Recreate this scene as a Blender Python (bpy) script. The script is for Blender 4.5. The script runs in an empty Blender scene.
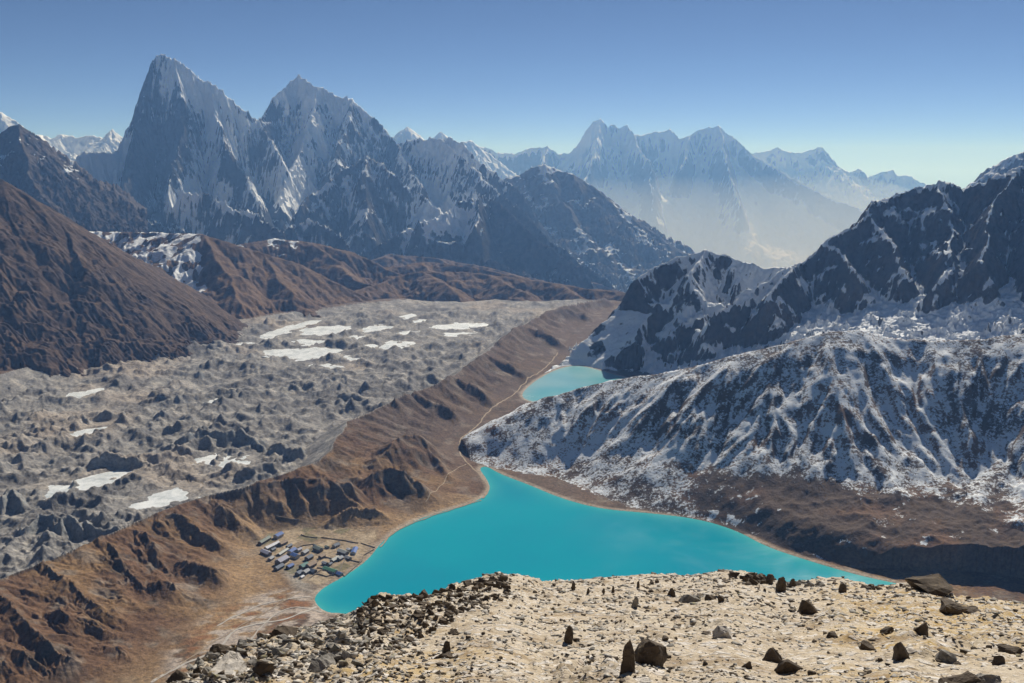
import bpy, bmesh, math, random
import numpy as np
from mathutils import Vector, Matrix, noise as mnoise

random.seed(7)
RNG = np.random.default_rng(11)
F32 = np.float32
SC = bpy.context.scene
COL = SC.collection

# ------------------------------------------------------------------ camera model (lens, pitch, height above the lake)
CAM_H = 600.0
FPX = 950.0
PITCH = math.radians(10.2)
CP, SP = math.cos(PITCH), math.sin(PITCH)


def ray(u, v):
    a, b = (u - 512.0) / FPX, (341.5 - v) / FPX
    return a, CP + b * SP, -SP + b * CP


def at_depth(u, v, Y):
    """world point seen at a place of the photo, Y metres ahead"""
    x, y, z = ray(u, v)
    s = Y / y
    return (x * s, Y, CAM_H + z * s)


def at_height(u, v, z0):
    x, y, z = ray(u, v)
    s = (z0 - CAM_H) / z
    return (x * s, y * s, z0)


# ------------------------------------------------------------------ numpy noise
def _h(ix, iy, seed):
    n = (ix.astype(np.int64) * 374761393 + iy.astype(np.int64) * 668265263 + seed * 1442695041) & 0xFFFFFFFF
    n = ((n ^ (n >> 13)) * 1274126177) & 0xFFFFFFFF
    n = n ^ (n >> 16)
    return n


def perlin(X, Y, wl, seed=0):
    x, y = X / wl, Y / wl
    ix, iy = np.floor(x), np.floor(y)
    fx, fy = (x - ix).astype(F32), (y - iy).astype(F32)
    ix, iy = ix.astype(np.int64), iy.astype(np.int64)
    u = fx * fx * fx * (fx * (fx * 6 - 15) + 10)
    v = fy * fy * fy * (fy * (fy * 6 - 15) + 10)

    def g(dx, dy):
        a = _h(ix + dx, iy + dy, seed).astype(F32) * F32(2 * math.pi / 4294967296.0)
        return np.cos(a) * (fx - dx) + np.sin(a) * (fy - dy)
    a = g(0, 0); b = g(1, 0); c = g(0, 1); d = g(1, 1)
    return (a + (b - a) * u + (c - a) * v + (a - b - c + d) * u * v) * F32(1.5)


def fbm(X, Y, wl, octs=4, seed=0, gain=0.5):
    s = 0; a = 1.0; t = 0
    for o in range(octs):
        s = s + a * perlin(X, Y, wl / (2.03 ** o), seed + 17 * o); t += a; a *= gain
    return s / t


def ridged(X, Y, wl, octs=4, seed=0, gain=0.5):
    s = 0; a = 1.0; t = 0; w = 1.0
    for o in range(octs):
        n = 1 - np.abs(perlin(X, Y, wl / (2.07 ** o), seed + 31 * o)) * 1.6
        n = np.clip(n, 0, 1) ** 1.5
        s = s + a * n * w; w = np.clip(n * 1.4, 0.25, 1); t += a; a *= gain
    return s / t


def sstep(a, b, x):
    t = np.clip((x - a) / (b - a), 0, 1)
    return t * t * (3 - 2 * t)


def gully(X, Y, tx, ty, wl, seed):
    """stripes that run down the slope: (tx,ty) is the unit contour direction"""
    x, y = X / wl, Y / wl
    ix, iy = np.floor(x), np.floor(y)
    fx, fy = (x - ix).astype(F32), (y - iy).astype(F32)
    ix, iy = ix.astype(np.int64), iy.astype(np.int64)
    S = np.zeros_like(fx); W = np.zeros_like(fx)
    for i in (-1, 0, 1):
        for j in (-1, 0, 1):
            h = _h(ix + i, iy + j, seed)
            hx = (h & 0xFFFF).astype(F32) / 65536.0 - 0.5
            hy = (h >> 16).astype(F32) / 65536.0 - 0.5
            px = fx - (i + 0.5 + 0.8 * hx); py = fy - (j + 0.5 + 0.8 * hy)
            w = np.exp(-2.6 * (px * px + py * py))
            S += w * np.cos((px * tx + py * ty) * F32(2 * math.pi * 1.15))
            W += w
    return S / W


def seg_field(X, Y, P):
    """distance to a 3D polyline in plan, and the height of its nearest point"""
    P = np.asarray(P, float)
    D = np.full(X.shape, 1e12); Z = np.zeros(X.shape)
    for a, b in zip(P[:-1], P[1:]):
        ex, ey = b[0] - a[0], b[1] - a[1]
        L = ex * ex + ey * ey + 1e-9
        t = np.clip(((X - a[0]) * ex + (Y - a[1]) * ey) / L, 0, 1)
        d = (X - a[0] - t * ex) ** 2 + (Y - a[1] - t * ey) ** 2
        m = d < D
        D = np.where(m, d, D); Z = np.where(m, a[2] + t * (b[2] - a[2]), Z)
    return np.sqrt(D), Z


def cones(X, Y, polys, prof):
    """highest of the slopes that fall away from every segment of the ridges"""
    H = np.full(X.shape, -1e9); D = np.full(X.shape, 1e9)
    for P in polys:
        P = np.asarray(P, float)
        for a, b in zip(P[:-1], P[1:]):
            ex, ey = b[0] - a[0], b[1] - a[1]
            L = ex * ex + ey * ey + 1e-9
            t = np.clip(((X - a[0]) * ex + (Y - a[1]) * ey) / L, 0, 1)
            d = np.sqrt((X - a[0] - t * ex) ** 2 + (Y - a[1] - t * ey) ** 2)
            H = np.maximum(H, a[2] + t * (b[2] - a[2]) - prof(d))
            D = np.minimum(D, d)
    return H, D


def inside(X, Y, P):
    P = np.asarray(P)[:, :2]
    r = np.zeros(X.shape, bool)
    for (x0, y0), (x1, y1) in zip(P, np.roll(P, -1, 0)):
        c = (y0 > Y) != (y1 > Y)
        r ^= c & (X < (x1 - x0) * (Y - y0) / (y1 - y0 + 1e-12) + x0)
    return r


def sdf(X, Y, P):
    P = [(p[0], p[1], 0) for p in P]
    d, _ = seg_field(X, Y, P + [P[0]])
    return np.where(inside(X, Y, P), -d, d)


def smooth_poly(P, n=4):
    """Chaikin rounding of a closed outline"""
    P = np.asarray(P, float)
    for _ in range(n):
        Q = np.roll(P, -1, 0)
        P = np.stack([P * .75 + Q * .25, P * .25 + Q * .75], 1).reshape(-1, P.shape[1])
    return P


def grad(X, Y, Z):
    """gradient on a warped grid (rows = depth, columns = bearing)"""
    xr, xc = np.gradient(X); yr, yc = np.gradient(Y); zr, zc = np.gradient(Z)
    det = xc * yr - xr * yc
    det = np.where(np.abs(det) < 1e-9, 1e-9, det)
    return (zc * yr - zr * yc) / det, (xc * zr - xr * zc) / det


def blur(A, n=1):
    for _ in range(n):
        p = np.pad(A, 1, mode='edge')
        A = (p[:-2, 1:-1] + p[2:, 1:-1] + p[1:-1, :-2] + p[1:-1, 2:] + 2 * A) / 6
    return A


def erode(X, Y, Z, wl, amp, octs, seed, fade, gain=0.55, smin=.12):
    for o in range(octs):
        gx, gy = grad(X, Y, blur(Z, 2))
        g = np.hypot(gx, gy) + 1e-6
        w = wl / 1.95 ** o
        s = gully(X, Y, -gy / g, gx / g, w, seed + o)
        s = np.where(s > 0, np.abs(s) ** 0.8, -np.abs(s) ** 1.1)
        Z = Z + amp * gain ** o * s * sstep(smin * .3, smin * 3, g) * np.clip(fade / w * 1.5, 0.05, 1)
    return Z


# ------------------------------------------------------------------ object helpers
def tag(o, label=None, cat=None, group=None, kind=None):
    if label: o['label'] = label
    if cat: o['category'] = cat
    if group: o['group'] = group
    if kind: o['kind'] = kind
    return o


def link(name, me, mat=None, parent=None):
    o = bpy.data.objects.new(name, me)
    COL.objects.link(o)
    if mat and len(me.materials) == 0: me.materials.append(mat)
    if parent: o.parent = parent
    return o


def grid_mesh(name, X, Y, Z, mat, keep=None, attrs=None, cols=None, smooth=True):
    nr, nc = X.shape
    idx = np.arange(nr * nc).reshape(nr, nc)
    q = np.stack([idx[:-1, :-1], idx[:-1, 1:], idx[1:, 1:], idx[1:, :-1]], -1).reshape(-1, 4)
    if keep is not None:
        k = keep.ravel()
        q = q[k]
    used = np.unique(q)
    remap = np.zeros(nr * nc, np.int64); remap[used] = np.arange(len(used))
    q = remap[q]
    co = np.stack([X.ravel()[used], Y.ravel()[used], Z.ravel()[used]], 1).astype(F32)
    me = bpy.data.meshes.new(name)
    me.vertices.add(len(co)); me.vertices.foreach_set('co', co.ravel())
    me.loops.add(q.size); me.loops.foreach_set('vertex_index', q.ravel().astype(np.int32))
    me.polygons.add(len(q))
    me.polygons.foreach_set('loop_start', np.arange(0, q.size, 4, dtype=np.int32))
    me.polygons.foreach_set('loop_total', np.full(len(q), 4, np.int32))
    me.update(calc_edges=True)
    me.polygons.foreach_set('use_smooth', np.full(len(q), smooth))
    for n, A in (attrs or {}).items():
        at = me.attributes.new(n, 'FLOAT', 'POINT')
        at.data.foreach_set('value', A.ravel()[used].astype(F32))
    for n, A in (cols or {}).items():
        at = me.attributes.new(n, 'FLOAT_COLOR', 'POINT')
        c = np.concatenate([A.reshape(-1, 3)[used], np.ones((len(used), 1))], 1).astype(F32)
        at.data.foreach_set('color', c.ravel())
    return link(name, me, mat)


# ------------------------------------------------------------------ material helpers
def new_mat(name):
    m = bpy.data.materials.new(name); m.use_nodes = True
    nt = m.node_tree
    return m, nt, nt.nodes['Principled BSDF']


def N(nt, t, **kw):
    n = nt.nodes.new(t)
    for k, v in kw.items():
        if k in n.inputs: n.inputs[k].default_value = v
        else: setattr(n, k, v)
    return n


def coords(nt):
    return nt.nodes.new('ShaderNodeTexCoord').outputs['Object']


def noise_n(nt, co, scale, detail=4, rough=.55, dist=0):
    n = nt.nodes.new('ShaderNodeTexNoise')
    n.inputs['Scale'].default_value = scale; n.inputs['Detail'].default_value = detail
    n.inputs['Roughness'].default_value = rough; n.inputs['Distortion'].default_value = dist
    nt.links.new(co, n.inputs['Vector'])
    return n.outputs['Fac']


def math_n(nt, op, a, b=None, c=None, clamp=False):
    n = nt.nodes.new('ShaderNodeMath'); n.operation = op; n.use_clamp = clamp
    for i, v in enumerate((a, b, c)):
        if v is None: continue
        if isinstance(v, (int, float)): n.inputs[i].default_value = v
        else: nt.links.new(v, n.inputs[i])
    return n.outputs[0]


def ramp(nt, f, lo, hi, c0=None, c1=None):
    n = nt.nodes.new('ShaderNodeMapRange'); n.interpolation_type = 'SMOOTHSTEP'
    n.inputs['From Min'].default_value = lo; n.inputs['From Max'].default_value = hi
    nt.links.new(f, n.inputs['Value'])
    return n.outputs['Result']


def mix(nt, f, a, b, mode='MIX'):
    n = nt.nodes.new('ShaderNodeMix'); n.data_type = 'RGBA'; n.blend_type = mode
    for s, v in ((n.inputs[0], f), (n.inputs[6], a), (n.inputs[7], b)):
        if isinstance(v, (int, float)): s.default_value = v
        elif isinstance(v, tuple): s.default_value = (*v, 1)
        else: nt.links.new(v, s)
    return n.outputs[2]


def attr(nt, name, out='Fac'):
    n = nt.nodes.new('ShaderNodeAttribute'); n.attribute_name = name
    return n.outputs[out]


def bump(nt, h, strength, dist):
    n = nt.nodes.new('ShaderNodeBump'); n.inputs['Strength'].default_value = strength; n.inputs['Distance'].default_value = dist
    nt.links.new(h, n.inputs['Height'])
    return n.outputs[0]


def mountain_mat(name, rock, rock2, px, snowcol=(.80, .84, .90), speck=.35, bstr=.6):
    """rock and snow; px = metres one pixel covers at the mountain, so the grain stays fine"""
    m, nt, b = new_mat(name)
    co = coords(nt)
    n1 = noise_n(nt, co, 1 / (px * 22), 6, .62)
    n2 = noise_n(nt, co, 1 / (px * 5), 5, .65)
    rc = mix(nt, ramp(nt, n1, .35, .65), rock, rock2)
    rc = mix(nt, ramp(nt, n2, .3, .75), rc, tuple(c * .55 for c in rock))
    s = math_n(nt, 'ADD', attr(nt, 'snow'), math_n(nt, 'MULTIPLY', math_n(nt, 'SUBTRACT', n2, .5), speck * 2))
    s = math_n(nt, 'ADD', s, math_n(nt, 'MULTIPLY', math_n(nt, 'SUBTRACT', n1, .5), speck * 1.6))
    sf = ramp(nt, s, .44, .58)
    c = mix(nt, sf, rc, snowcol)
    nt.links.new(c, b.inputs['Base Color'])
    b.inputs['Roughness'].default_value = .9
    b.inputs['Specular IOR Level'].default_value = .05
    h = math_n(nt, 'ADD', n2, math_n(nt, 'MULTIPLY', n1, 2.0))
    nt.links.new(bump(nt, h, bstr, px * 3.5), b.inputs['Normal'])
    return m


def ground_mat(name, px, var=.35, bstr=.5, snow=(.76, .81, .88), speck=.5, dist=2.5):
    """colour from the 'albedo' attribute, broken up by grain; 'snow' dusts it white"""
    m, nt, b = new_mat(name)
    co = coords(nt)
    n1 = noise_n(nt, co, 1 / (px * 18), 6, .6)
    n2 = noise_n(nt, co, 1 / (px * 3.2), 5, .7)
    c = attr(nt, 'albedo', 'Color')
    c = mix(nt, ramp(nt, n2, .25, .8), mix(nt, 1.0, c, (1 + var, 1 + var * .9, 1 + var * .8), 'MULTIPLY'),
            mix(nt, 1.0, c, (1 - var * 1.3, 1 - var * 1.3, 1 - var * 1.25), 'MULTIPLY'))
    c = mix(nt, ramp(nt, n1, .3, .7), c, mix(nt, 1.0, c, (1 - var * .5, 1 - var * .55, 1 - var * .6), 'MULTIPLY'))
    s = math_n(nt, 'ADD', attr(nt, 'snow'), math_n(nt, 'MULTIPLY', math_n(nt, 'SUBTRACT', n2, .5), speck * 2))
    s = math_n(nt, 'ADD', s, math_n(nt, 'MULTIPLY', math_n(nt, 'SUBTRACT', n1, .5), speck))
    c = mix(nt, ramp(nt, s, .42, .6), c, snow)
    nt.links.new(c, b.inputs['Base Color'])
    b.inputs['Roughness'].default_value = .95
    b.inputs['Specular IOR Level'].default_value = .1
    h = math_n(nt, 'ADD', n2, math_n(nt, 'MULTIPLY', n1, 1.5))
    nt.links.new(bump(nt, h, bstr, px * dist), b.inputs['Normal'])
    return m


# ------------------------------------------------------------------ outlines of the valley (photo place, height above lake)
def HZ(pts, z=None):
    return [at_height(p[0], p[1], p[2] if len(p) > 2 else z) for p in pts]


LAKE = smooth_poly(HZ([(312, 600), (322, 588), (345, 576), (368, 560), (382, 541), (408, 523), (440, 512), (476, 502),
                       (491, 491), (487, 479), (478, 468), (487, 466), (500, 474), (530, 485), (560, 498), (600, 509), (650, 513),
                       (700, 519), (738, 531), (765, 546), (800, 558), (850, 573), (880, 580), (930, 590), (960, 606), (940, 650), (800, 690),
                       (650, 690), (500, 680), (420, 650), (370, 622), (345, 613), (325, 613)], 0), 3)
LAKE2 = smooth_poly(HZ([(519, 398), (528, 386), (546, 374), (566, 366), (584, 366), (602, 371), (622, 377), (650, 384), (655, 398), (610, 402), (560, 400),
                        (545, 405)], 0), 3)
PONDS = [smooth_poly(HZ(p, 15), 2) for p in (
    [(188, 459), (215, 455), (238, 456), (252, 460), (248, 466), (225, 466), (205, 464)],
    [(74, 479), (108, 470), (138, 469), (122, 479), (95, 486), (78, 487)],
    [(36, 490), (66, 485), (76, 489), (72, 497), (55, 502), (44, 498)],
    [(116, 513), (140, 501), (146, 495), (172, 491), (190, 493), (188, 499), (165, 507), (135, 515)],
    [(255, 337), (275, 329), (300, 323), (320, 319), (318, 323), (290, 331), (268, 340)],
    [(298, 329), (325, 326), (354, 325), (346, 332), (322, 336), (303, 334)],
    [(262, 350), (285, 349), (320, 346), (348, 350), (332, 356), (302, 361), (285, 357), (264, 354)],
    [(342, 353), (352, 355), (362, 359), (354, 362), (345, 358)],
    [(383, 343), (400, 340), (420, 342), (408, 347), (390, 351), (382, 349)],
    [(360, 329), (378, 324), (398, 326), (388, 331), (368, 332)],
    [(426, 326), (455, 323), (490, 323), (484, 327), (445, 331)],
    [(392, 333), (410, 331), (422, 333), (404, 336)],
    [(58, 397), (82, 391), (108, 387), (102, 392), (76, 398)],
    [(62, 434), (86, 428), (108, 424), (100, 431), (74, 437)],
    [(402, 315), (418, 313), (414, 318), (404, 319)],
    [(362, 346), (374, 343), (380, 346), (370, 350)], [(344, 338), (362, 336), (372, 339), (352, 342)], [(404, 321), (424, 319), (430, 322), (410, 324)],
    [(440, 333), (462, 331), (474, 334), (450, 336)], [(316, 366), (330, 363), (340, 366), (326, 369)], [(228, 345), (244, 341), (256, 344), (238, 348)], [(200, 402), (214, 399), (222, 402), (208, 405)],
    [(288, 341), (310, 339), (332, 340), (326, 344), (300, 345)],
)]

M_CREST = HZ([(-420, 760, 60), (-200, 690, 60), (-60, 620, 60), (0, 580, 62), (60, 554, 62), (110, 534, 60), (160, 512, 60), (205, 496, 58), (245, 487, 62),
              (290, 470, 64), (320, 460, 62), (338, 440, 66), (347, 422, 68), (372, 410, 62), (400, 397, 66), (440, 384, 66), (475, 360, 62), (500, 341, 58),
              (525, 323, 58), (560, 306, 56), (605, 296, 50)])
FLOOR = HZ([(-420, 980, 8), (-200, 860, 8), (60, 745, 8), (130, 700, 8), (200, 655, 8), (235, 625, 8), (256, 598, 7), (252, 570, 6), (254, 548, 6),
            (262, 532, 6), (300, 528, 6), (350, 527, 6), (392, 524, 5), (440, 511, 4), (484, 494, 3), (476, 468, 3), (460, 444, 6), (484, 416, 6), (516, 392, 3),
            (545, 370, 3), (560, 350, 5), (575, 328, 6), (600, 310, 8), (640, 298, 8)])
LAT = HZ([(-420, 470, 58), (-200, 425, 58), (-60, 388, 58), (0, 373, 58), (60, 359, 56), (110, 346, 54), (180, 330, 48), (240, 319, 40), (300, 310, 34), (370, 301, 30)])
GLACIER = [tuple(p) for p in M_CREST] + HZ([(560, 292, 30), (470, 293, 30)]) + [tuple(p) for p in LAT[::-1]]

# hummocks and spurs of the old moraine: crest lines; steep flank slope
HUM = [HZ(p) for p in (
    [(246, 490, 52), (262, 483, 62), (290, 476, 66), (330, 478, 62), (352, 484, 52)],
    [(290, 476, 66), (304, 498, 40), (312, 516, 16)],
    [(330, 478, 62), (350, 500, 36), (362, 514, 14)],
    [(334, 516, 22), (350, 507, 30), (372, 508, 28), (386, 516, 16)],
    [(372, 470, 62), (384, 465, 64), (402, 470, 56), (420, 482, 36), (434, 496, 14)],
    [(374, 455, 60), (388, 446, 66), (405, 434, 74), (420, 436, 62), (436, 455, 36), (452, 476, 14)],
    [(398, 436, 76), (404, 431, 80), (414, 432, 74)],
    [(396, 398, 72), (408, 387, 80), (424, 395, 66), (440, 404, 50), (452, 412, 34)],
    [(438, 382, 72), (452, 374, 76), (470, 382, 58), (486, 394, 34)],
    [(466, 366, 70), (486, 352, 72), (510, 362, 46), (524, 372, 26)],
    [(498, 340, 70), (520, 324, 74), (545, 330, 54), (560, 340, 30)],
    [(540, 312, 68), (565, 306, 66), (585, 312, 40)],
    # left part: rounded spurs that run down from the crest
    [(212, 500, 56), (232, 514, 44), (246, 526, 26)],
    [(172, 512, 60), (200, 526, 46), (222, 540, 30)],
    [(188, 560, 40), (208, 566, 38), (226, 578, 18)],
    [(140, 530, 56), (160, 552, 44), (176, 574, 26)],
    [(162, 580, 36), (180, 584, 34), (196, 598, 16)],
    [(100, 540, 60), (124, 566, 44), (146, 590, 28)],
    [(44, 562, 62), (80, 590, 50), (112, 616, 34)],
    [(52, 606, 50), (84, 620, 40), (112, 640, 20)],
    [(-10, 590, 62), (30, 622, 52), (70, 654, 34)],
    [(-10, 640, 44), (24, 650, 42), (48, 668, 24)],
    [(100, 650, 22), (120, 648, 24), (134, 660, 14)],
)]
ICE = [HZ(p) for p in (
    [(166, 446, 26), (184, 438, 38), (204, 429, 46), (222, 434, 40), (240, 428, 46), (256, 436, 36), (264, 446, 22)],
    [(74, 470, 24), (90, 460, 34), (112, 454, 38), (134, 457, 36), (150, 464, 24)],
    [(24, 490, 24), (44, 481, 32), (66, 480, 30), (74, 486, 18)],
    [(46, 425, 22), (62, 416, 38), (80, 414, 36), (96, 422, 24)],
    [(92, 415, 26), (110, 411, 34), (128, 412, 26)],
    [(60, 530, 34), (68, 518, 44), (78, 528, 34)],
    [(22, 530, 32), (40, 515, 42), (60, 520, 38)],
    [(80, 525, 34), (98, 526, 36), (118, 532, 28)],
    [(0, 500, 34), (10, 490, 40), (22, 500, 30)],
    [(184, 377, 24), (196, 373, 34), (208, 378, 24)],
    [(300, 452, 34), (280, 446, 36), (262, 450, 30)],
    [(140, 400, 22), (160, 394, 32), (178, 398, 24)],
)]

# ------------------------------------------------------------------ the snowy hill right of the lake
D_CREST = [at_depth(*p) for p in ((470, 451, 1965), (498, 424, 1995), (520, 407, 2020), (546, 394, 2035), (576, 386, 2045), (610, 379, 2035), (650, 373, 2005), (700, 362, 1960),
                                  (740, 351, 1940), (790, 338, 1930), (830, 329, 1930), (860, 327, 1930), (890, 334, 1920), (930, 338, 1900), (980, 336, 1880), (1024, 331, 1860),
                                  (1150, 322, 1820), (1350, 300, 1800))]

def terrain_height(X, Y):
    wx = X + 14 * fbm(X, Y, 120, 3, 901); wy = Y + 14 * fbm(X, Y, 120, 3, 902)
    dM, zM = seg_field(wx, wy, M_CREST)
    dF, zF = seg_field(X, Y, FLOOR)
    dL, zL = seg_field(wx, wy, LAT)
    ing = inside(wx, wy, GLACIER)
    # lake side of the moraine
    t = dM / (dM + dF + 1e-3)
    fl = inside(X, Y, [tuple(p) for p in FLOOR] + [(6000, 5000, 0), (6000, 300, 0), (200, 300, 0)])
    A = np.where(fl, zF, zF + (zM - zF) * (1 - t) ** 1.25)
    A = np.where(dM > 900, np.minimum(A, 30), A)
    hw = 16
    hx = X + hw * fbm(X, Y, 90, 4, 77); hy = Y + hw * fbm(X, Y, 90, 4, 78)
    H, dH = cones(hx, hy, HUM, lambda d: .80 * d * np.clip(1.15 - d / 400, .35, 1.2))
    k = 7.0
    fz = A
    mx = np.maximum(fz, H); A = mx + k * np.log(np.exp((fz - mx) / k) + np.exp((H - mx) / k)) - k * .35
    A = np.where(fl, np.minimum(A, np.maximum(zF + 1.5 * fbm(X, Y, 60, 3, 5), H)), A)
    hill = np.clip((A - 8) / 22, 0, 1)
    A = erode(X, Y, A, 95, 3.6, 4, 40, np.full(X.shape, 60.), .55, .1) * hill + A * (1 - hill)
    A += hill * (9.0 * (ridged(X, Y, 95, 4, 66) - .4) * np.clip(t * 3, .25, 1) + 3.0 * fbm(X, Y, 45, 4, 61)) + .5 * fbm(X, Y, 14, 2, 62)
    # debris covered glacier
    gxr, gyr = (X * .86 - Y * .5) * 1.5, X * .5 + Y * .86
    h1 = ridged(gxr, gyr, 330, 5, 200, .56); h2 = ridged(X + 60, Y, 85, 4, 230, .6)
    h3 = ridged(X, Y + 30, 42, 3, 236, .6)
    mk = .45 + .95 * sstep(-.35, .4, fbm(X, Y, 300, 3, 245))
    G = 4 + 29 * h1 * (.55 + .7 * h2) + (8 * h2 + 5 * h3) * mk + 6 * fbm(X, Y, 110, 4, 241) + 3 * fbm(X, Y, 22, 4, 240)
    ix = X + 26 * fbm(X, Y, 60, 5, 177, .6); iy = Y + 26 * fbm(X, Y, 60, 5, 178, .6)
    I, dI = cones(ix, iy, ICE, lambda d: 1.25 * np.minimum(d, 16) + .55 * np.maximum(d - 16, 0))
    I = I + (7 * fbm(X, Y, 42, 4, 246) + 3.5 * ridged(X, Y, 24, 3, 247) - 2) * np.clip((I - 8) / 20, 0, 1)
    G = np.maximum(G, I)
    G = blur(4 + (G - 4) * 1.22, 1) + 8 * fbm(X, Y, 190, 3, 249)
    gul = 3.5 * fbm(X, Y, 40, 3, 260)
    G = np.maximum(G, zM - .62 * dM + gul * np.clip(dM / 30, 0, 1))
    lat = zL - .42 * dL + gul * np.clip(dL / 30, 0, 1)
    G = np.maximum(G, lat)
    G = np.where(Y > 3900, G * .6 + 8, G)
    out_l = np.maximum(zL - 3 - .06 * dL + 4 * fbm(X, Y, 70, 3, 9), 10) * (dL < dM) + np.where(dL < dM, 0, 1) * A
    Z = np.where(ing, G, np.where(dL < dM, out_l, A))
    pd = np.full(X.shape, 1e9)
    for P in PONDS:
        m = (np.abs(X - P[:, 0].mean()) < 400) & (np.abs(Y - P[:, 1].mean()) < 400)
        if not m.any(): continue
        s = sdf(X[m] + 30 * fbm(X[m], Y[m], 60, 5, 3), Y[m] + 62 * fbm(X[m], Y[m], 60, 5, 4), P) + 26 * sstep(.22, .42, fbm(X[m], Y[m], 70, 3, 6))
        pd[m] = np.minimum(pd[m], s)
    Z = np.where(pd < 50, 14.2 + (np.maximum(Z, 15) - 14.2) * sstep(-6, 50, pd), Z)
    Z = np.where(pd < 0, 13.0, Z)
    # shores
    s1 = sdf(X, Y, LAKE); s2 = sdf(X, Y, LAKE2)
    s = np.minimum(s1, s2)
    # snowy hill
    dx = X + 26 * fbm(X, Y, 170, 4, 300); dy = Y + 26 * fbm(X, Y, 170, 4, 301)
    Dh, dc = cones(dx, dy, [D_CREST], lambda d: .50 * np.minimum(d, 60) + .66 * np.clip(d - 60, 0, 200) + .58 * np.maximum(d - 260, 0))
    right = sstep(220, 430, X)
    bench = right * (30 * sstep(4, 70, s1) + .10 * np.clip(s1, 0, 400)) + 2
    bench = bench + right * (5 * fbm(X, Y, 40, 5, 321, .6) + 4 * (ridged(X, Y, 55, 4, 322) - .4)) * sstep(8, 40, s1)
    bench = bench + right * 9 * ridged(X, Y, 110, 4, 320) * sstep(20, 100, s1)
    mx = np.maximum(Dh, bench); kk = 10
    Dh2 = mx + kk * np.log(np.exp((Dh - mx) / kk) + np.exp((bench - mx) / kk)) - kk * .5
    face = np.clip((Dh2 - 30) / 60, 0.1, 1)
    gx, gy = grad(X, Y, blur(Dh, 12)); g = np.hypot(gx, gy) + 1e-6
    tx, ty = -gy / g, gx / g
    fd = np.clip(dc / 90, .06, 1) * face
    for o, (wl, am) in enumerate(((320, 9), (150, 8), (80, 6.5), (42, 4.2), (23, 2.0))):
        q = gully(X + 9 * fbm(X, Y, 80, 3, 350), Y, tx, ty, wl, 60 + o)
        Dh2 = Dh2 + am * np.where(q > 0, np.abs(q) ** .7, -np.abs(q)) * fd * np.clip(.75 + .9 * fbm(X, Y, 260, 3, 360 + o), 0, 1.5)
    Dh2 = Dh2 + 1.5 * fbm(X, Y, 28, 4, 340)
    dm = (Dh > -60) & (X > -150)
    Dh2 = np.where(dm & (Y < 3300), Dh2, -999)
    isD = Dh2 > np.where(fl, Z, 1e9) - 0.5
    isD &= ~ing
    Z = np.where(isD, np.maximum(Z, Dh2), Z)
    S = np.where(isD, 22, 45)
    Z = np.where(s < 0, np.maximum(-14, .3 * s), np.minimum(Z, Z * sstep(0, S, s) + .4 + .02 * s))
    far = np.interp(Y, [4250, 4700, 5500, 8000, 13000, 20000, 60000], [12, -60, -250, -600, -1000, -1650, -1700]) + 6 * fbm(X, Y, 300, 3, 88)
    f = sstep(4150, 4600, Y + 420 * fbm(X, Y, 420, 4, 89)); Z = Z * (1 - f) + far * f
    return Z, dict(ing=ing, dM=dM, dF=dF, dL=dL, fl=fl, s=s, s1=s1, isD=isD, pd=pd, t=t, dI=dI, dc=dc, bench=bench, Dh=Dh)


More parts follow.
